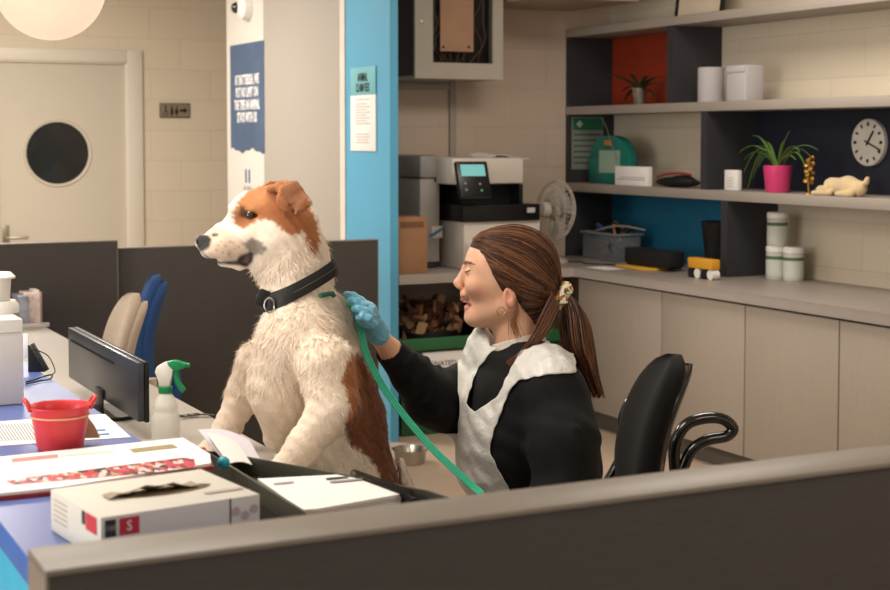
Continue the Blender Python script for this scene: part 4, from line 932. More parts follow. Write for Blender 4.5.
# framed picture on the top shelf
yl, yr = S2(672, 10, 4.42).y, S2(719, 8, 4.42).y
t = thing('picture_frame', 'black framed picture with brown marks standing on the top shelf', 'picture', (4.44, (yl+yr)/2, ZS[1]))
Tf = ONX((4.44, (yl+yr)/2, ZS[1])) @ Matrix.Rotation(-.12, 4, 'X'); hw = (yl-yr)/2
mb = MB(); mb.box((-hw, 0, -.01), (-hw+.018, .30, .008), M=Tf); mb.box((hw-.018, 0, -.01), (hw, .30, .008), M=Tf); mb.box((-hw+.018, 0, -.01), (hw-.018, .018, .008), M=Tf); mb.box((-hw+.018, .282, -.01), (hw-.018, .30, .008), M=Tf); mb.build('frame', black, t)
MB().box((-hw+.0185, .0185, -.006), (hw-.0185, .2815, .0), M=Tf).build('picture', mat('picture_paper', 'd2c3ab', .6), t)
mb = MB()
for k in range(7): x, y, r_ = .045*math.cos(k*.9)*(k/6+.3), .10+.014*k, .018; mb.lathe([(r_, 0), (r_*.6, .0006)], Tf @ Matrix.Translation((x, y, .0003)) @ Matrix.Diagonal((1, .6, 1, 1)), 12)
mb.build('marks', mat('picture_brown', '6d4a36', .7), t)
# orchid in a silver pot
def leafy(mb, base, tips, w_, droop=.03, n=7):
    for tp in tips:
        b_, e_ = Vector(base), Vector(tp); m_ = (b_+e_)/2+Vector((0, 0, droop)); side = (e_-b_).cross(Vector((0, 0, 1))); side = side.normalized() if side.length > 1e-6 else Vector((0, 1, 0))
        rows = []
        for i in range(n+1):
            t_ = i/n; p_ = b_*(1-t_)**2+m_*2*t_*(1-t_)+e_*t_**2; hw_ = w_*math.sin(math.pi*min(.98, .08+.92*t_))**.7*.5
            rows.append([p_-side*hw_+Vector((0, 0, .25*hw_)), p_, p_+side*hw_+Vector((0, 0, .25*hw_))])
        mb.sheet(rows, .0008)
leafm = mat('leaf_dark', '2d3a1e', .5, var=.25, nscale=30); leafl = mat('leaf_green', '5c7a34', .5, var=.25, nscale=30)
p = S2(639.5, 103.5, 4.40); t = thing('potted_plant', 'strappy dark plant in a small silver pot before the red panel', 'plant', (4.40, p.y, ZS[2]))
MB().lathe([(.028, 0), (.030, .004), (.040, .085), (.042, .088), (.036, .088), (.034, .075), (.001, .072)], Matrix.Translation((4.40, p.y, ZS[2])), 28, False).build('pot', mat('silver_pot', 'c9c4ba', .25, metal=.9), t)
bs = Vector((4.40, p.y, ZS[2]+.075)); mb = MB()
leafy(mb, bs, [S2(x, y, X) for x, y, X in ((603, 75, 4.40), (622, 92, 4.37), (663, 78, 4.42), (665, 86, 4.36), (657, 100, 4.38), (624, 101, 4.42), (628, 74, 4.45), (650, 76, 4.36), (615, 80, 4.36))], .026, .05); mb.build('leaves', leafm, t)
# white rolls and box
rollm = mat('roll_white', 'b9b3b4', .7, var=.02)
def lab_cyl(name, label, cat, pxl, pxr, pyt, zb, X, m, grp=None, prof=None):
    c = S2((pxl+pxr)/2, pyt, X); a, b = S2(pxl, 90, X), S2(pxr, 90, X); d_ = (c-C0).dot(FW); r_ = (pxr-pxl)/2/F*d_; h_ = c.z-zb
    return c, r_, h_
c, r_, h_ = lab_cyl('', '', '', 698, 724, 67.5, ZS[2], 4.40, rollm)
o = MB().lathe([(r_-.002, 0), (r_, .003), (r_, h_-.004), (r_-.004, h_), (.02, h_), (.019, h_-.03), (.001, h_-.03)], Matrix.Translation((4.40, c.y, ZS[2])), 36, False).build('paper_roll', rollm); tag(o, 'plump white paper roll on the shelf, left of the white file box', 'roll')
ya_, yb_ = S2(726, 90, 4.34).y, S2(745.5, 90, 4.34).y; h_ = S2(745, 64.5, 4.34).z-ZS[2]
t = thing('file_box', 'plain white file box beside the paper roll', 'box', (4.40, (ya_+yb_)/2, ZS[2]))
MB().box((4.34, yb_, ZS[2]), (4.445, ya_, ZS[2]+h_), .006).build('body', rollm, t)
MB().box((4.336, yb_+.004, ZS[2]+h_*.80), (4.3395, ya_-.004, ZS[2]+h_*.98), .001).build('lid', rollm, t)
# green poster on the end panel and teal case
a, b = W(572, 117, Y=7.06), W(603, 169, Y=7.06)
t = thing('poster', 'green and pale first aid poster on the shelf end panel', 'poster', ((a.x+b.x)/2, 7.064, b.z))
MB().box((a.x, 7.060, b.z), (b.x, 7.0645, a.z)).build('sheet', mat('poster_grey', '7f857c', .6), t)
zh = W(588, 130, Y=7.06).z; hd_ = MB().box((a.x+.006, 7.0585, zh), (b.x-.006, 7.0598, a.z-.006)).build('header', mat('first_aid_green', '1f6a48', .6), t)
xc = W(579.5, 124, Y=7.06); mb = MB(); mb.box((xc.x-.018, 7.0572, xc.z-.006), (xc.x+.018, 7.0583, xc.z+.006)); mb.box((xc.x-.006, 7.0572, xc.z-.018), (xc.x+.006, 7.0583, xc.z+.018)); mb.build('cross', white, hd_)
mb = MB()
for k in range(6):
    z_ = zh-.02-k*(zh-b.z-.03)/6; mb.box((a.x+.012, 7.0588, z_-.010), (b.x-.012, 7.0598, z_-.002))
mb.build('print', mat('poster_dark', '3a4a3e', .7), t)
TX = 4.36; yc = S2(608.5, 160, TX).y; hwid = (S2(588, 160, TX).y-S2(629, 160, TX).y)/2; hh = S2(612, 135.5, TX).z-ZS[3]
prof = [(-hwid, 0), (hwid, 0), (hwid, hh*.5)]+[(hwid*math.cos(a), hh*.5+hh*.5*math.sin(a)) for a in np.linspace(.1, math.pi-.1, 16)]+[(-hwid, hh*.5)]
t = thing('first_aid_case', 'rounded teal first aid case with an orange handle', 'case', (TX+.05, yc, ZS[3]))
MB().prism(prof, -.05, 0, ONX((TX, yc, ZS[3])), .008).build('body', mat('case_teal', '0c6a5e', .4, var=.1), t)
MB().box((-.03, hh-.055, .001), (.035, hh-.025, .010), .004, ONX((TX, yc, ZS[3]))).build('handle', mat('case_orange', 'b5762e', .5), t)
MB().box((-hwid*.45, .06, .0005), (hwid*.55, .18, .002), M=ONX((TX, yc, ZS[3]))).build('label_panel', mat('case_label', '8fa696', .6), t)
mb = MB(); mb.tube([S2(601, 117.5, 4.33), S2(606, 126, 4.34), S2(617, 160, 4.345)], .0022, 6); tag(mb.build('wire', mat('wire_grey', '8f8a80', .4, metal=.5)), 'thin pale wire leaning in front of the teal case', 'wire')
yl, yr = S2(616, 175, 4.325).y, S2(648, 175, 4.325).y; zt = S2(632, 166.5, 4.325).z
t = thing('business_card_box', 'small white card box in front of the teal case', 'box', (4.34, (yl+yr)/2, ZS[3])); MB().box((4.318, yr, ZS[3]), (4.352, yl, zt), .002).build('body', paper, t)
mb = MB(); mb.box((4.3172, yr+.02, ZS[3]+.03), (4.3178, yl-.02, ZS[3]+.034)); mb.box((4.3172, yr+.02, ZS[3]+.042), (4.3178, yl-.05, ZS[3]+.045)); mb.build('print', mat('faint_red', 'a98f8c', .7), t)
# black pouch with a red strap
c = S2(676, 183, 4.37); t = thing('pouch', 'flat black pouch with a red strap on the middle shelf', 'pouch', (4.37, c.y, ZS[3]))
yw = (S2(656, 180, 4.37).y-S2(697, 180, 4.37).y)/2
mb = MB(); mb.ball((4.38, c.y, ZS[3]+.026), (.06, yw, .026)); mb.ball((4.36, c.y-yw*.4, ZS[3]+.034), (.045, yw*.55, .030)); o = mb.build('body', blackm, t)
mb = MB(); mb.tube(spline([(4.33, c.y+yw*.6, ZS[3]+.05), (4.325, c.y+yw*.1, ZS[3]+.066), (4.33, c.y-yw*.5, ZS[3]+.073), (4.34, c.y-yw*.95, ZS[3]+.066)], 5), .006, 8); mb.build('strap', mat('strap_red', '8e2b22', .6), t)
# white cube, spider plant, gold flower, plush dog
ya_, yb_ = S2(724, 180, 4.33).y, S2(737, 180, 4.33).y; zt = S2(732, 170, 4.33).z
t = thing('small_cube', 'small white cube speaker at the left end of the navy shelf', 'speaker', (4.35, (ya_+yb_)/2, ZS[3])); MB().box((4.33, yb_, ZS[3]), (4.36, ya_, zt), .006).build('body', white, t)
mb = MB()
for i in range(4):
    for j in range(4): mb.lathe([(.003, 0), (.003, .0005)], ONX((4.3298, (ya_+yb_)/2-.018+i*.012, ZS[3]+.02+j*.013)), 8)
mb.build('grille', mat('grille_grey', '9a948e', .6), t)
c = S2(777.5, 192, 4.37); t = thing('potted_plant', 'spider plant in a magenta pot on the navy shelf', 'plant', (4.37, c.y, ZS[3]))
h_ = S2(777.5, 165.5, 4.37).z-ZS[3]; d_ = (c-C0).dot(FW); rt, rb = 14.3/F*d_, 11.5/F*d_
MB().lathe([(rb, 0), (rb+.002, .004), (rt, h_-.002), (rt, h_), (rt-.006, h_), (rt-.01, h_-.02), (.001, h_-.02)], Matrix.Translation((4.37, c.y, ZS[3])), 36, False).build('pot', mat('magenta_pot', 'c93a6e', .35), t)
bs = Vector((4.37, c.y, ZS[3]+h_-.015)); mb = MB()
tips = [(739, 153, 4.34, .06), (744, 160, 4.4, .05), (752, 136, 4.38, .04), (748, 188, 4.33, .13), (753, 178, 4.34, .09), (790, 131, 4.40, .02), (785, 140, 4.36, .02), (800, 152, 4.36, .05), (812, 158, 4.42, .06), (806, 168, 4.34, .07), (765, 142, 4.42, .03), (758, 168, 4.33, .05), (818, 150, 4.40, .05), (744, 172, 4.36, .1), (756, 148, 4.44, .04), (796, 160, 4.33, .03)]
for x, y, X, dr in tips: leafy(mb, bs+Vector((rng.normal(0, .008), rng.normal(0, .01), 0)), [S2(x, y, X)], .013, dr*1.8+.02)
mb.build('leaves', leafl, t)
c = S2(809, 190, 4.36); t = thing('gold_ornament', 'small golden flower ornament between the magenta pot and the plush dog', 'ornament', (4.36, c.y, ZS[3]))
gold = mat('gold_leaf', 'b58a3c', .35, metal=.7); mb = MB(); mb.tube([(4.36, c.y, ZS[3]), (4.355, c.y+.004, ZS[3]+.08), (4.36, c.y-.002, ZS[3]+.15)], .004, 8); mb.lathe([(.022, 0), (.020, .005), (.004, .010)], Matrix.Translation((4.36, c.y, ZS[3])), 20); mb.build('stem', gold, t)
mb = MB()
for k in range(14):
    a = k*2.4; z_ = ZS[3]+.05+k*.0085; mb.ball((4.36+.014*math.cos(a), c.y+.018*math.sin(a), z_), (.011, .013, .007), Euler((a, .6, a)).to_matrix().to_4x4(), 10)
mb.build('petals', gold, t)
ya_, yb_ = S2(815, 185, 4.35).y, S2(867, 185, 4.35).y; ln_ = ya_-yb_; B = Vector((4.36, yb_, ZS[3]))
def pl(q_, x, z): return np.array([4.36+x, ya_-q_*ln_, ZS[3]+z])
fp = Field([4.27, yb_-.02, ZS[3]-.01], [4.47, ya_+.02, ZS[3]+.12], .003)
fp.ell(pl(.30, 0, .043), (.034, .036, .034), .008); fp.ell(pl(.12, -.005, .022), (.022, .030, .020), .01); fp.chain([pl(.42, 0, .040), pl(.62, 0, .042), pl(.82, 0, .034)], [.036, .040, .034], .02)
fp.chain([pl(.86, 0, .045), pl(.95, .0, .062), pl(.97, 0, .075)], [.013, .011, .010], .006); fp.chain([pl(.40, -.04, .014), pl(.12, -.052, .010)], [.014, .010], .006); fp.chain([pl(.40, .04, .014), pl(.1, .045, .012)], [.014, .012], .006)
fp.chain([pl(.80, -.04, .014), pl(.60, -.055, .011)], [.018, .012], .006); fp.chain([pl(.30, -.032, .058), pl(.34, -.042, .030)], [.008, .013], .004); fp.chain([pl(.30, .032, .058), pl(.34, .042, .030)], [.008, .013], .004)
P, Q = fp.polys(); P[:, 2] = np.maximum(P[:, 2], ZS[3]+.0005); me = bpy.data.meshes.new('plush_dog'); me.from_pydata(P.tolist(), [], Q.tolist()); me.shade_smooth(); me.materials.append(mat('plush_cream', 'd8bf93', .95, bump=.6, bscale=220, sheen=.3)); o = bpy.data.objects.new('plush_dog', me); COL.objects.link(o)
tag(o, 'cream plush toy dog lying on the navy shelf under the clock', 'toy')
mb = MB(); mb.ball(Vector(pl(.02, -.008, .024)), .0055, n=10); mb.ball(Vector(pl(.16, -.030, .045)), .003, n=10); mb.build('nose', black, o)
# clock
c = S2(871, 142.5, 4.584); CR = .103; t = thing('wall_clock', 'round white clock on the navy panel', 'clock', (4.584, c.y, c.z))
Tc = ONX((4.5842, c.y, c.z)); MB().lathe([(CR, 0), (CR, .018), (CR-.006, .022), (CR-.009, .018), (.001, .018)], Tc, 48, False).build('case', mat('clock_face', 'd3ccc1', .5), t)
mb = MB()
for k in range(12):
    mb = MB(); a = k*math.pi/6; mb.box((-.005 if k % 3 else -.007, CR*.70, .0186), (.005 if k % 3 else .007, CR*.86, .0196), M=Tc @ Matrix.Rotation(-a, 4, 'Z')); mb.build('hour_mark', black, t)
MB().box((-.005, -.015, .0198), (.005, .062, .021), M=Tc @ Matrix.Rotation(-math.radians(35), 4, 'Z')).build('hour_hand', black, t)
MB().box((-.0035, -.02, .0212), (.0035, .088, .0224), M=Tc @ Matrix.Rotation(-math.radians(113), 4, 'Z')).build('minute_hand', black, t)
# tubs of wipes
tubw = mat('tub_white', 'c9c4ba', .45); tubl = mat('tub_label', 'c2c5ba', .6); tubg = mat('tub_green', '4c6a4a', .6)
def tub(px, pyb, zb, lab, hpx=34):
    c = W(px, pyb, z=zb) if zb < .9 else None
    return c
c1 = W(776, 279, z=Z); c2 = W(792, 280.5, z=Z); d1_ = (c1-C0).dot(FW); rr = 10/F*d1_; th = 33.5/F*d1_
for i, (cc, zb, lab) in enumerate(((c1, Z, 'white wipes tub under the upper tub, against the dark divider'), (c2, Z, 'white wipes tub at the right end, against the bare wall'), (Vector((c1.x-.0, c1.y-.005, 0)), Z+th+.0005, 'white wipes tub stacked on top of the other two'))):
    if i == 1: cc = Vector((c1.x+.02, c1.y-2*rr-.004, 0))
    t = thing('wipes_tub', lab, 'tub', (cc.x, cc.y, zb), 'tubs of wipes'); T_ = Matrix.Translation((cc.x, cc.y, zb))
    MB().lathe([(rr-.002, 0), (rr, .003), (rr, th*.80), (rr-.003, th*.82)], T_, 36).build('body', tubw, t)
    MB().lathe([(rr+.0015, th*.825), (rr+.0015, th*.96), (rr-.004, th)], T_, 36).build('lid', white, t)
    MB().lathe([(rr+.0006, th*.12), (rr+.0006, th*.60)], T_, 36, False).build('label', tubl, t)
    MB().lathe([(rr+.0009, th*.60), (rr+.0009, th*.70)], T_, 36, False).build('band', tubg, t)
# clear box of odds, black case, yellow folder, bag, blocks
q_ = W(585, 265, z=Z); y0_, y1_ = W(583, 266, z=Z).y, W(640, 270, z=Z).y
bx0 = 4.30; yA, yB = S2(581, 250, bx0).y, S2(618, 250, bx0).y; zt = S2(610, 235, bx0).z
t = thing('storage_box', 'clear plastic box of cables on the worktop before the teal panel', 'box', (bx0+.13, (yA+yB)/2, Z)); clr = mat('clear_plastic', '8a8d90', .2, alpha=.35)
mb = MB(); mb.box((bx0, yB+.02, Z+.0), (bx0+.005, yA-.02, zt)); mb.box((bx0+.15, yB+.02, Z), (bx0+.155, yA-.02, zt)); mb.box((bx0+.005, yB+.02, Z), (bx0+.15, yB+.025, zt)); mb.box((bx0+.005, yA-.025, Z), (bx0+.15, yA-.02, zt)); mb.box((bx0+.005, yB+.025, Z), (bx0+.15, yA-.025, Z+.004)); mb.build('tub', clr, t)
mb = MB(); mb.box((bx0-.012, yB+.005, zt-.002), (bx0+.001, yA-.005, zt+.008), .003); mb.box((bx0+.154, yB+.005, zt-.002), (bx0+.167, yA-.005, zt+.008), .003); mb.box((bx0+.001, yB+.005, zt-.002), (bx0+.154, yB+.02, zt+.008), .003); mb.box((bx0+.001, yA-.02, zt-.002), (bx0+.154, yA-.005, zt+.008), .003); mb.build('rim', mat('box_rim', '7d8286', .3), t)
cols = [mat('odd_black', '101012', .5), mat('odd_blue', '2e4f86', .5), mat('odd_amber', 'a8672b', .5), mat('odd_grey', '5d5f60', .5)]
mb = MB()
for k in range(40):
    mb.mi = int(rng.choice([0, 0, 0, 3, 1, 2])); c = Vector((bx0+rng.uniform(.04, .12), rng.uniform(yB+.06, yA-.06), Z+rng.uniform(.03, .15))); pts = [c+Vector(rng.normal(0, .022, 3)) for _ in range(4)]
    mb.tube(spline(pts, 5), rng.uniform(.004, .010), 7)
o = mb.build('contents', cols, t); o['kind'] = 'stuff'
mb = MB(); mb.tube(spline([S2(590, 233, 4.31), S2(605, 228, 4.33), S2(622, 226, 4.36), S2(645, 230, 4.4)], 6), .005, 8); mb.build('cable', mat('cable_beige', '8f8474', .5), t)
bx1 = 4.20; yA, yB = S2(624, 260, bx1).y, S2(668, 262, bx1).y
t = thing('black_case', 'flat black case lying on the worktop beside the clear box', 'case', (bx1+.1, (yA+yB)/2, Z)); zt = S2(650, 250, bx1).z; Tb = Matrix()
MB().box((bx1, yB, Z+.022), (bx1+.10, yA-.0, max(zt, Z+.07)), .008).build('body', blackm, t); MB().box((bx1+.01, yB+.01, Z+.0115), (bx1+.09, yA-.01, Z+.0215)).build('foot', black, t)
a, b = W(622, 268, z=Z), W(655, 268, z=Z); t = thing('folder', 'yellow folder poking out from under the flat black case', 'folder', (4.22, (a.y+b.y)/2, Z))
MB().box((4.15, yB+.10, Z), (4.31, yA+.0, Z+.011), .002).build('cover', mat('folder_yellow', 'd9a634', .6), t)
t = thing('paper_sheet', 'white sheet of paper on the worktop in front of the yellow folder', 'paper', (4.07, yA-.1, Z)); MB().box((4.00, yA-.14, Z), (4.11, yA+.04, Z+.0012)).build('sheet', paper, t)
xx_ = 4.28; yA, yB = S2(691, 230, xx_).y, S2(720, 230, xx_).y; zt = S2(705, 222, xx_).z; yb2 = S2(699, 256, xx_).y
t = thing('waste_bin', 'tall black tapered bin standing against the teal panel and divider', 'bin', (xx_+.08, (yA+yB)/2, Z)); rT = (yA-5.695)/2*.93; yc_ = 5.695+rT+.006
MB().lathe([(rT*.68, 0), (rT*.70, .006), (rT, zt-Z-.006), (rT+.004, zt-Z), (rT-.004, zt-Z), (rT*.66, .01), (.001, .01)], Matrix.Translation((xx_+.1, yc_, Z)), 32, False).build('body', black, t)
yA, yB = S2(691, 265, 4.16).y, S2(715, 266, 4.16).y; zt = S2(705, 257, 4.22).z
t = thing('toy_bus', 'yellow block on a row of black and white wheels at the divider', 'toy', (4.24, (yA+yB)/2, Z)); zm_ = lerp(Z, zt, .5)
MB().box((4.14, yB, zm_), (4.19, yA, zt), .004).build('body', mat('toy_yellow', 'd99a28', .5), t)
for k in range(4):
    yy = lerp(yA-.018, yB+.018, k/3); r__ = (zm_-Z)/2; MB().lathe([(r__, -.02), (r__, .02)], Matrix.Translation((4.165, yy, Z+r__)) @ Matrix.Rotation(math.pi/2, 4, 'Y'), 18).build('wheel', black if k % 2 == 0 else white, t)
# ------------------------------------------------------------------ office chairs
def chair(name, label, p, ang, backm, shellm, ztop, hgt, wid, seat=.46, arms=True, rec=.16, grp=None, thick=.06):
    t = thing(name, label, 'chair', (p.x, p.y, 0), grp); T = rotz(ang, (p.x, p.y, 0))     # chair looks along +X of its own frame
    def back(off, th_, grow, m, nm):
        n, mz = 22, 20; F_, B_ = [], []; mb = MB()
        for i in range(n+1):
            v = .004+.992*i/n; z_ = lerp(ztop-hgt-grow, ztop+grow, v); fr, br = [], []
            w_ = (wid/2+grow)*(max(0, 1-abs(2*v-1)**2.8))**.45*(1.0-.12*v)
            for j in range(mz+1):
                s_ = math.sin((j/mz-.5)*math.pi); t_ = th_*(max(0, 1-abs(s_)**5)**.5)*(max(0, 1-abs(2*v-1)**4)**.5)
                x_ = -.22-rec*(v**1.2)*.9-off+.03*(s_**2)+.045*math.sin(v*2.6)
                fr.append(mb.bm.verts.new(T @ Vector((x_+t_, s_*w_, z_)))); br.append(mb.bm.verts.new(T @ Vector((x_-t_, s_*w_, z_))))
            F_.append(fr); B_.append(br)
        for i in range(n):
            for j in range(mz):
                mb.bm.faces.new((F_[i][j], F_[i][j+1], F_[i+1][j+1], F_[i+1][j])); mb.bm.faces.new((B_[i][j], B_[i+1][j], B_[i+1][j+1], B_[i][j+1]))
        for i in (0, n): 
            for j in range(mz): mb.bm.faces.new((F_[i][j], B_[i][j], B_[i][j+1], F_[i][j+1]))
        bmesh.ops.remove_doubles(mb.bm, verts=mb.bm.verts, dist=.0008); return mb.build(nm, m, t, angle=80)
    back(0, thick/2, 0, backm, 'backrest'); back(thick*.30+.012, .018, -.028, shellm, 'back_shell')
    mb = MB(); mb.box((-.23, -.23, seat-.07), (.25, .23, seat), .032, T, 3); mb.build('seat', backm, t)
    mb = MB(); mb.tube([T @ Vector(q) for q in spline([(-.10, 0, seat-.09), (-.26, 0, seat-.08), (-.33, 0, seat+.0), (-.325, 0, ztop-hgt+.14)], 5)], .022, 10); mb.build('back_support', shellm, t)
    mb = MB(); mb.tube([T @ Vector((0, 0, .07)), T @ Vector((0, 0, seat-.07))], .028, 14); mb.build('pole', steel, t)
    for k in range(5):
        a = k*2*math.pi/5+.3; mb = MB(); mb.tube([T @ Vector((0, 0, .10)), T @ Vector((.28*math.cos(a), .28*math.sin(a), .065))], [.026, .015], 10); lg_ = mb.build('leg', shellm, t)
        e = T @ Vector((.28*math.cos(a), .28*math.sin(a), .028)); MB().lathe([(.028, -.02), (.028, .02)], Matrix.Translation(e) @ Matrix.Rotation(a+ang, 4, 'Z') @ Matrix.Rotation(math.pi/2, 4, 'X'), 18).build('castor', black, lg_)
    return t, T
bf = mat('chair_beige', 'bbaa98', .9, var=.06, nscale=60, bump=.2, bscale=300); blf = mat('chair_blue', '24487c', .9, var=.06, nscale=60); bk = mat('chair_black', '0a0808', .95, var=.1); gl = mat('chair_gloss', '0d0c0c', .18, coat=.5)
def place(px, py, d, ang, back=.36):
    c = W(px, py, d=d); return Vector((c.x+back*math.cos(ang), c.y+back*math.sin(ang), 0))
a1 = math.radians(172); chair('office_chair', 'beige upholstered office chair behind the monitor, in front of the blue chair', place(131, 335, 5.15, a1, .26), a1, bf, bf, .915, .44, .42, rec=.10, thick=.06)
a2 = math.radians(166); chair('office_chair', 'blue upholstered office chair behind the beige one by the dark screen', place(156, 330, 5.70, a2, .26), a2, blf, blf, .93, .48, .40, rec=.09, thick=.045)
a3 = math.radians(160); oc = place(690, 415, 4.4, a3, .36)
t, T = chair('office_chair', 'black office chair with a glossy rim and loop armrest beside the person', oc, a3, bk, gl, .815, .46, .36, seat=.36, rec=.145, thick=.085)
for s_ in (-1, 1):
    mb = MB(); pts = [(-.10, s_*.22, .33), (-.25, s_*.235, .40), (-.31, s_*.235, .51), (-.345, s_*.235, .585), (-.39, s_*.235, .615), (-.445, s_*.235, .625), (-.465, s_*.235, .648), (-.43, s_*.235, .676), (-.37, s_*.235, .676), (-.325, s_*.235, .655), (-.298, s_*.235, .60), (-.30, s_*.235, .52)]
    pts = [(x+(.045 if s_ > 0 else .085) if x < -.2 else x, y*.95, z-.012) for x, y, z in pts]; mb.tube([T @ Vector(q) for q in spline(pts, 6)], .0165, 12); mb.build('armrest', gl, t)
# ------------------------------------------------------------------ desk things
# monitor seen from behind
MX = .92; a, b = W(68, 329, X=MX), W(137.5, 361, X=MX); zt = (a.z+b.z)/2
t = thing('monitor', 'black computer monitor seen from behind on the low desk', 'monitor', (MX+.05, (a.y+b.y)/2, .73))
msh = mat('monitor_back', '3a3d46', .28, var=.05); ylo, yhi = b.y, a.y; yc_ = (ylo+yhi)/2
mb = MB(); mb.box((MX, ylo, .775), (MX+.016, yhi, zt), .003); mb.build('back_cover', msh, t)
MB().box((MX+.0162, ylo-.001, .772), (MX+.028, yhi+.001, zt+.001), .003).build('bezel', black, t); MB().box((MX+.0282, ylo+.015, .79), (MX+.0286, yhi-.015, zt-.016)).build('screen', mat('screen_off', '0c0d10', .15), t)
mb = MB(); mb.box((MX-.0012, yhi-.52, zt-.035), (MX-.0002, yhi-.035, zt-.028)); mb.build('vent', blackm, t)
mb = MB(); mb.box((MX-.005, yc_-.04, .74), (MX-.0005, yc_+.04, .80), .002); mb.lathe([(.11, 0), (.11, .010), (.03, .012)], Matrix.Translation((MX+.015, yc_, .7305)), 28); mb.build('stand', black, t)
# spray bottle
sp0 = W(166, 443, z=.73); ss = sp0.y and (sp0-C0).dot(FW)/F; t = thing('spray_bottle', 'clear spray bottle with a white and green trigger head', 'spray bottle', (sp0.x, sp0.y, .7305)); T0 = Matrix.Translation((sp0.x, sp0.y, .7305))
k_ = ss
bot = mat('bottle_frost', 'f2f2ec', .2, alpha=.5); grn = mat('spray_green', '178a55', .35)
MB().lathe([(13*k_, 0), (14.3*k_, 1*k_), (14.3*k_, 18*k_), (13.8*k_, 26*k_), (12.6*k_, 30*k_), (11.4*k_, 33*k_), (12.3*k_, 36*k_), (10.8*k_, 40*k_), (9*k_, 46*k_), (6*k_, 50*k_), (5.5*k_, 52*k_)], T0, 36).build('bottle', bot, t)
MB().lathe([(12.6*k_, .8*k_), (13.3*k_, 1.4*k_), (13.3*k_, 15*k_), (13.2*k_, 15.4*k_)], T0, 32).build('liquid', mat('liquid', 'e6e6e0', .1, alpha=.4), t)
MB().lathe([(6.8*k_, 50.5*k_), (7*k_, 51*k_), (7*k_, 56.5*k_), (6.5*k_, 57*k_)], T0, 24).build('collar_ring', grn, t)
TB = frame(R_, Vector((0, 0, 1)), (sp0.x, sp0.y, .7305)); k = k_
MB().prism([(x*k, y*k) for x, y in ((-6, 57), (-6, 66), (-10, 71), (-8, 77), (-1, 81), (9, 83), (9, 73), (6, 69), (5, 57))], -4.5*k, 4.5*k, TB, 1.2*k).build('spray_head', white, t)
mb = MB(); mb.prism([(x*k, y*k) for x, y in ((9.2, 83), (2, 82), (4, 78), (9, 73), (14, 74), (21, 76), (22, 80), (15, 81), (13, 83))], -5*k, 5*k, TB, 1*k); mb.tube([TB @ Vector((20*k, 78*k, 0)), TB @ Vector((24.5*k, 78.5*k, 0))], 2.2*k, 10); mb.build('nozzle', grn, t)
mb = MB(); mb.tube([TB @ Vector(q) for q in spline([(11*k, 74*k, 0), (11*k, 66*k, 0), (14*k, 58*k, 0), (19*k, 52*k, 0)], 4)], [3.2*k]*12+[2.4*k], 10); mb.build('trigger', grn, t)
# keys behind the bottle
kc = W(190, 417, z=.735); mb = MB()
for i in range(3):
    c = W(182+7*i, 416-.8*i, z=.737); mb.tube([c+Vector((.012*math.cos(a), .012*math.sin(a), .0)) for a in np.linspace(0, 2*math.pi, 16)[:-1]], .0016, 6, closed=True)
    mb.box((-.005, 0, -.001), (.005, .05, .001), M=Matrix.Translation(c) @ Matrix.Rotation(-1.2-.5*i, 4, 'Z'))
tag(mb.build('keys', mat('key_metal', '5c5750', .35, metal=.8)), 'bunch of dark keys on the low desk behind the spray bottle', 'keys')
# bucket
bc = W(60.5, 448, z=.921); kb = (bc-C0).dot(FW)/F; t = thing('bucket', 'small red rubber bucket with two loop handles', 'bucket', (bc.x, bc.y, .9205)); T0 = Matrix.Translation((bc.x, bc.y, .9205)); red = mat('bucket_red', 'd43c40', .35, var=.02, sub=0)
hb = 43*kb; MB().lathe([(21*kb, 0), (22.5*kb, 1*kb), (26*kb, hb*.5), (29*kb, hb*.93), (31*kb, hb), (30.6*kb, hb+1*kb), (29*kb, hb), (26.5*kb, hb*.85), (20.5*kb, 2*kb), (.5*kb, 2*kb)], T0, 48, False).build('body', red, t)
for s_ in (-1, 1):
    mb = MB(); c = Vector((bc.x, bc.y, .9205))+Vector((0, 0, hb))
    dirv = (R_*s_*.94-FH*.30*(1 if s_ < 0 else -1)).normalized(); tv = Vector((-dirv.y, dirv.x, 0))
    mb.tube(spline([c+dirv*29*kb+tv*9*kb+Vector((0, 0, -3*kb)), c+dirv*31*kb+tv*9*kb+Vector((0, 0, 3*kb)), c+dirv*34*kb+tv*5*kb+Vector((0, 0, 7*kb)), c+dirv*34*kb-tv*5*kb+Vector((0, 0, 7*kb)), c+dirv*31*kb-tv*9*kb+Vector((0, 0, 3*kb)), c+dirv*29*kb-tv*9*kb+Vector((0, 0, -3*kb))], 6), 2.1*kb, 10); mb.build('handle', red, t)
mb = MB(); mb.tube([Vector((bc.x+28.6*kb*math.cos(a), bc.y+28.6*kb*math.sin(a), .9205+hb*.80-.001)) for a in np.linspace(0, 2*math.pi, 41)[:-1]], .0016, 6, closed=True); tag(mb.build('rubber_band', mat('band_tan', 'e2b98c', .6)), 'tan rubber band stretched around the red bucket', 'rubber band')
o = thing('paper_cone', 'tan paper bag flattened behind the red bucket', 'paper bag', (bc.x, bc.y+.06, .9205)); cw = mat('tan_paper', 'c9a27c', .8)
pb = bc+FH*.05; MB().prism([(-34*kb, 0), (33*kb, 2*kb), (27*kb, 14*kb), (18*kb, 26*kb), (-18*kb, 28*kb), (-26*kb, 16*kb)], -.002, .002, frame(R_, Vector((FH.x*.15, FH.y*.15, 1)), (pb.x, pb.y, .925))).build('sheet', cw, o)
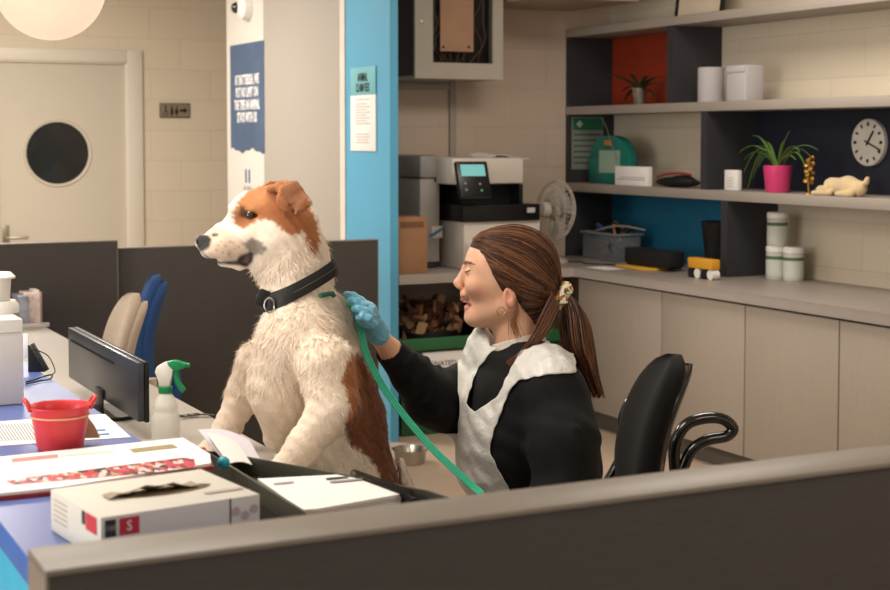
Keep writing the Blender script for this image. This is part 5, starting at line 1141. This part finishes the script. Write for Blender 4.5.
# papers on the counter
def flat(name, pts, z, th, m, parent=None):
    P_ = [W(x, y, z=z) for x, y in pts]; n_ = sum(((P_[i].x*P_[(i+1) % len(P_)].y-P_[(i+1) % len(P_)].x*P_[i].y) for i in range(len(P_))))
    if n_ < 0: P_ = P_[::-1]
    return MB().prism([(p_.x, p_.y) for p_ in P_], z-th, z).build(name, m, parent)
t = thing('form', 'printed white form lying flat behind the red bucket', 'paper', W(60, 430, z=.92)); flat('sheet', [(-40, 424), (105, 414), (131, 437), (-20, 447)], .9212, .001, paper, t)
mb = MB()
for k in range(16):
    a, b = W(-14+k*3.1, 424.5-k*.10, z=.9214), W(-4+k*3.1+1.0, 441-k*.1, z=.9214); d = (b-a); sd = Vector((-d.y, d.x, 0)).normalized()*.0012; mb.sheet([[a-sd, a+sd], [b-sd, b+sd]], .0002)
mb.build('print', mat('print_grey', '8f9098', .8), t)
mb = MB()
for (x0_, y0_) in ((91, 430), (95, 434)):
    mb.prism([(p_.x, p_.y) for p_ in (W(x0_, y0_, z=.9215), W(x0_+14, y0_-1, z=.9215), W(x0_+15, y0_+.6, z=.9215), W(x0_+1, y0_+1.6, z=.9215))], .9213, .9216)
mb.build('mark', mat('mark_blue', '2f78b5', .7), t)
t = thing('magazine', 'open leaflet with a red picture strip on top of a red booklet', 'magazine', W(90, 470, z=.92))
flat('booklet', [(-40, 470), (205, 447), (214, 466), (150, 480), (47, 492.5), (-30, 500)], .926, .0055, mat('booklet_red', '8e2426', .5), t)
flat('page', [(-42, 461), (183, 437.5), (210, 454), (211, 463), (60, 487), (-36, 497)], .931, .0045, paper, t)
pm = mat('picture_strip', 'b04a50', .4); nt = pm.node_tree; vo = nt.nodes.new('ShaderNodeTexVoronoi'); vo.inputs['Scale'].default_value = 85; tcn = nt.nodes.new('ShaderNodeTexCoord'); mpn = nt.nodes.new('ShaderNodeMapping'); mpn.inputs['Scale'].default_value = (1.6, .6, 1); nt.links.new(tcn.outputs['Object'], mpn.inputs[0]); nt.links.new(mpn.outputs[0], vo.inputs[0])
cr = nt.nodes.new('ShaderNodeValToRGB'); cr.color_ramp.interpolation = 'CONSTANT'; e = cr.color_ramp.elements; e[0].color = (*srgb('c03a48'), 1); e[1].position = .3; e[1].color = (*srgb('d9c8c4'), 1)
for p_, c_ in ((.45, '8a2a34'), (.58, 'b8a07a'), (.68, 'c8485a'), (.85, '3a3236')): n_ = e.new(p_); n_.color = (*srgb(c_), 1)
sx_ = nt.nodes.new('ShaderNodeSeparateColor'); nt.links.new(vo.outputs['Color'], sx_.inputs[0]); nt.links.new(sx_.outputs[0], cr.inputs[0]); nt.links.new(cr.outputs[0], nt.nodes['Principled BSDF'].inputs['Base Color'])
flat('picture', [(6, 481), (30, 477), (183, 457.5), (194, 459), (196, 467), (150, 473), (40, 482), (14, 484.5)], .9316, .0004, pm, t)
flat('picture', [(12, 458.5), (58, 454), (58, 457.5), (12, 462)], .9316, .0004, mat('strip_pink', 'c98a84', .6), t); flat('picture', [(60, 454), (115, 449.5), (112, 452), (60, 456.5)], .9316, .0004, mat('strip_pale', 'd8cfc6', .6), t)
flat('picture', [(129, 449), (172, 444), (178, 447.5), (134, 452.5)], .9316, .0004, mat('strip_olive', '9a8a5e', .6), t)
# upper sheet lying over the strip
# glove box
A, B_, C_, D_ = (W(*p_, z=.978) for p_ in ((49, 489), (198, 468), (263.5, 493), (102, 516)))
cxg = (A+B_+C_+D_)/4; exg = ((B_-A)+(C_-D_)); exg.z = 0; exg.normalize(); eyg = Vector((-exg.y, exg.x, 0)); lx = ((B_-A).length+(C_-D_).length)/4; ly = ((A-D_).length+(B_-C_).length)/4
t = thing('glove_box', 'opened white and red box of disposable gloves on the counter corner', 'box', (cxg.x, cxg.y, .9205)); GM = frame(exg, eyg, (cxg.x, cxg.y, .9205)); gh = .0575
bw = mat('box_card', 'd3cfc4', .6, var=.02)
mb = MB(); mb.box((-lx, -ly, 0), (lx, ly, gh-.0012), .0015, GM); mb.build('carton', bw, t)
n = 40; slot = lambda k_, g_=1: [(lx*.12+lx*.60*g_*math.cos(a)*(1.0), -ly*.05+ly*.26*g_*math.sin(a)*(abs(math.sin(a))**.3)) for a in [2*math.pi*i/n for i in range(n)]]
MB().prism(slot(0), gh-.0011, gh-.0004, GM).build('opening', mat('opening_brown', '6b5a42', .8, var=.3, nscale=60), t)
mb = MB(); mb.sheet([[GM @ Vector((lx*(-.62+1.15*i/10), ly*(.14-.30*j), gh+.001+.010*j*math.sin(math.pi*i/10)+.002*math.sin(i*2))) for j in (0, 1)] for i in range(11)], .0005); mb.build('flap', mat('flap_card', 'a08f78', .7), t)
rd = mat('box_red', 'c1303a', .5); bbk = mat('box_black', '2e2926', .5)
MB().box((-lx*.78, -ly-.0009, gh*.52), (-lx*.54, -ly-.0003, gh*.90), M=GM).build('red_panel', rd, t); MB().box((-lx-.0009, -ly*.86, gh*.54), (-lx-.0003, -ly*.45, gh*.92), M=GM).build('red_panel', rd, t)
MB().box((-lx*.95, -ly-.0009, gh*.52), (-lx*.82, -ly-.0003, gh*.90), M=GM).build('black_panel', bbk, t); MB().box((-lx-.0009, -ly*.41, gh*.62), (-lx-.0003, -ly*.30, gh*.92), M=GM).build('black_panel', bbk, t); MB().box((lx*.60, -ly-.0009, .001), (lx*.615, -ly-.0003, gh*.97), M=GM).build('stripe', bbk, t)
text('S', .018, GM @ Matrix.Translation((-lx*.66, -ly-.0011, gh*.71)) @ Matrix.Rotation(math.pi/2, 4, 'X'), white, 'lettering', t, ext=.0002)
text('100', .010, GM @ Matrix.Translation((-lx*.885, -ly-.0011, gh*.71)) @ Matrix.Rotation(math.pi/2, 4, 'X'), mat('label_tan', 'a39a80', .6), 'lettering', t, ext=.0002)
mb = MB()
for k in range(5): MB().box((-lx-.0008, ly*.30, gh*(.30+.12*k)), (-lx-.0003, ly*.85, gh*(.33+.12*k)), M=GM).build('print', mat('print_pink', 'b7a3a0', .7), t)
for k in range(2): MB().box((-lx*.88, -ly-.0008, gh*(.30-.14*k)), (-lx*.40, -ly-.0003, gh*(.36-.14*k)), M=GM).build('print', mat('print_pink', 'b7a3a0', .7), t)
for k in range(3):
    MB().lathe([(.006, 0), (.006, .0004)], GM @ Matrix.Translation((lx*(.68+.12*k), -ly-.0004, gh*(.66-.12*(k % 2)))) @ Matrix.Rotation(math.pi/2, 4, 'X'), 14).build('symbol', mat('print_pink', 'b7a3a0', .7), t)
mb.box((lx*.45, -ly*.62, gh), (lx*.95, -ly*.5, gh+.0003), M=GM); mb.build('print', mat('print_pink', 'b7a3a0', .7), t)
# dark drawer block with papers and notebook
dk = mat('tray_olive', '4a483d', .5, var=.05); bkk = mat('tray_dark', '1b1a19', .5)
t = thing('letter_tray', 'dark grey desktop tray holding the papers in front of the dog', 'tray', (.87, 2.2, .7305))
poly = [(.777, 1.66), (1.06, 1.66), (1.0, 2.05), (.90, 2.27), (.80, 2.47), (.777, 2.49)]
mb = MB(); mb.prism(poly, .7305, .874); mb.build('body', mat('tray_grey', '38372f', .5), t)
mb = MB()
for (x0_, y0_), (x1_, y1_) in zip(poly, poly[1:]+poly[:1]):
    a, b = Vector((x0_, y0_, 0)), Vector((x1_, y1_, 0)); d = (b-a).normalized(); n_ = Vector((-d.y, d.x, 0))
    mb.prism([(a.x, a.y), (b.x, b.y), (b.x+n_.x*.005, b.y+n_.y*.005), (a.x+n_.x*.005, a.y+n_.y*.005)], .8745, .905)
mb.build('rim', dk, t)
t = thing('paper_stack', 'stack of printed white papers on the dark tray', 'papers', W(320, 490, z=.90)); prs = [W(x, y, z=.9052) for x, y in ((258, 477.5), (345, 473), (352, 475), (400, 493), (318, 507.5), (302, 508.5))]
for k in range(6):
    dz = .8752+.0048*k; j = rng.normal(0, .0012, 2); MB().prism([(v.x+j[0]+.0, v.y+j[1]) for v in prs][::-1], dz, dz+.0042).build('sheet', paper if k % 3 != 1 else mat('paper_pinkish', 'd9c6c0', .8), t)
flat('print', [(325, 478), (347, 476), (349, 477), (327, 479.2)], .9056, .0003, ink, t); flat('print', [(329, 481), (362, 478), (364, 479.3), (331, 482.4)], .9056, .0003, mat('print_mid', '9a9494', .8), t); flat('print', [(273, 483), (293, 481), (294, 482), (274, 484)], .9056, .0003, MATS['print_mid'], t)
t = thing('notebook', 'dark wire bound pad edge at the right end of the papers', 'notebook', W(380, 484, z=.90)); a, b = W(354, 473.5, z=.907), W(410, 494, z=.907)
mb = MB(); d = (b-a)/26; 
for k in range(27): c = a+d*k; mb.tube([c+Vector((0, 0, .006*math.sin(q_)))+Vector((-d.y, d.x, 0)).normalized()*.006*math.cos(q_) for q_ in np.linspace(0, 2*math.pi, 10)[:-1]], .0011, 5, closed=True)
mb.build('spiral_binding', mat('spiral_dark', '2c2520', .5, metal=.3), t); sd = Vector((-d.y, d.x, 0)).normalized(); sd = sd if sd.dot(FH) > 0 else -sd
MB().prism([(p_.x, p_.y) for p_ in (a, b, b+sd*.012, a+sd*.012)][::1], .8750, .899).build('cover', bkk, t)
# leaflets and a teal pen by the tray
t = thing('leaflet', 'loose curled white leaflets leaning up in front of the dog paw', 'leaflet', W(235, 462, d=2.56))
def curl(p4, b_, n=8, bow=.012):
    A_, B2, C2, D2 = [Vector(v) for v in p4]; return [[(A_*(1-i/n)+B2*(i/n))*(1-j/3)+(D2*(1-i/n)+C2*(i/n))*(j/3)+FH*bow*math.sin(math.pi*i/n)+Vector((0, 0, bow*.5*math.sin(math.pi*i/n))) for j in range(4)] for i in range(n+1)]
MB().sheet(curl([W(198, 430, d=2.60), W(249, 440, d=2.62), W(262, 463, d=2.56), W(224, 461, d=2.52)], 0), .0008).build('sheet', mat('leaflet_lilac', 'ddd6de', .7), t)
MB().sheet(curl([W(207, 433, d=2.58), W(238, 444, d=2.58), W(252, 465, d=2.53), W(228, 464, d=2.50)], 0, bow=.006), .0008).build('sheet', paper, t)
c = W(223.5, 462.5, d=2.46); mb = MB(); mb.ball(c, .0105, n=20); o = mb.build('cap', mat('teal_cap', '2aa3b8', .4)); tag(o, 'round teal cap at the corner of the letter tray', 'cap')
# white dispenser box and tub at the far left
t = thing('white_box', 'plain white box cut by the left edge of the photo', 'box', (.48, 3.1, .9205)); a = W(24.3, 404, z=.9205); hz = W(20, 318, d=(a-C0).dot(FW)).z
MB().box((.375, a.y, .9205), (a.x, a.y+.22, hz), .004, seg=2).build('carton', white, t)
MB().box((.374, a.y-.0008, hz-.028), (a.x-.004, a.y-.0002, hz-.026)).build('seam', mat('seam_grey', 'b9b4ac', .6), t)
t = thing('dispenser_tub', 'white lidded tub standing on the white box', 'tub', (.47, a.y+.11, hz)); cc = W(-4, 300, d=(a-C0).dot(FW)+.09); kk = (cc-C0).dot(FW)/F; T0 = Matrix.Translation((cc.x, cc.y, hz+.0005))
MB().lathe([(22*kk, 0), (22*kk, 8*kk), (19*kk, 12*kk), (17*kk, 12*kk)], T0, 32).build('base', white, t); MB().lathe([(13.5*kk, 12.2*kk), (15*kk, 34*kk)], T0, 32).build('body', white, t); MB().lathe([(19*kk, 34.3*kk), (19*kk, 36*kk), (15*kk, 40*kk)], T0, 32).build('lid', white, t)
# brochure holder
p = W(28, 320, z=.73); t = thing('brochure_holder', 'upright bundle of white and pink brochures at the far end of the desk', 'brochures', (p.x, 5.9, .7305)); kk = (p-C0).dot(FW)/F
for i, (xo, wd2, h2, c_) in enumerate(((-13, 10, 30, '8a8c94'), (-6, 15, 32, 'd8c4bc'), (4, 6, 34, 'e2dcd6'), (9, 5, 31, 'c9a89c'))):
    xo -= 7; MB().box((p.x+xo*kk, 5.76+.03*i, .7305), (p.x+(xo+wd2)*kk, 5.90, .7305+h2*kk), .002).build('brochure', mat('brochure_%d' % i, c_, .5, var=.35 if i < 2 else .05, nscale=28), t)
MB().box((p.x-21*kk, 5.735, .7305), (p.x+8*kk, 5.755, .7305+4*kk), .002).build('holder', mat('holder_clear', 'cfcac2', .3, alpha=.6), t)
# wedge stand with cable
p = W(35, 370, z=.92); a, b, c = W(28, 372, z=.9205), W(45.5, 372, z=.9205), W(30, 342, d=(W(28, 372, z=.9205)-C0).dot(FW)); t = thing('phone_stand', 'small black wedge stand with a white card beside the white box', 'stand', a); kk = (a-C0).dot(FW)/F
MB().prism([(0, 0), (17*kk, 0), (2*kk, 27*kk), (0, 27*kk)], -.04, .0, frame(R_, Vector((0, 0, 1)), a), .001).build('wedge', black, t)
MB().box((-8*kk, 14*kk, -.01), (-.2*kk, 38*kk, -.006), .0005, frame(R_, Vector((0, 0, 1)), a)).build('card', paper, t)
mb = MB(); zc = .9235
mb.tube(spline([W(26, 382, z=zc), W(34, 380, z=zc), W(45, 376, z=zc), W(52, 375, z=zc), W(50, 379, z=zc), W(40, 381, z=zc), W(26, 384, z=zc)], 7), .0018, 7); mb.tube(spline([W(52, 375, z=zc), W(55, 370, z=zc+.01), W(48, 356, z=zc+.04), W(36, 350, z=zc+.06), W(30, 350, z=zc+.06)], 7), .0012, 7)
tag(mb.build('cable', blackm), 'thin black cable looping over the blue countertop', 'cable')
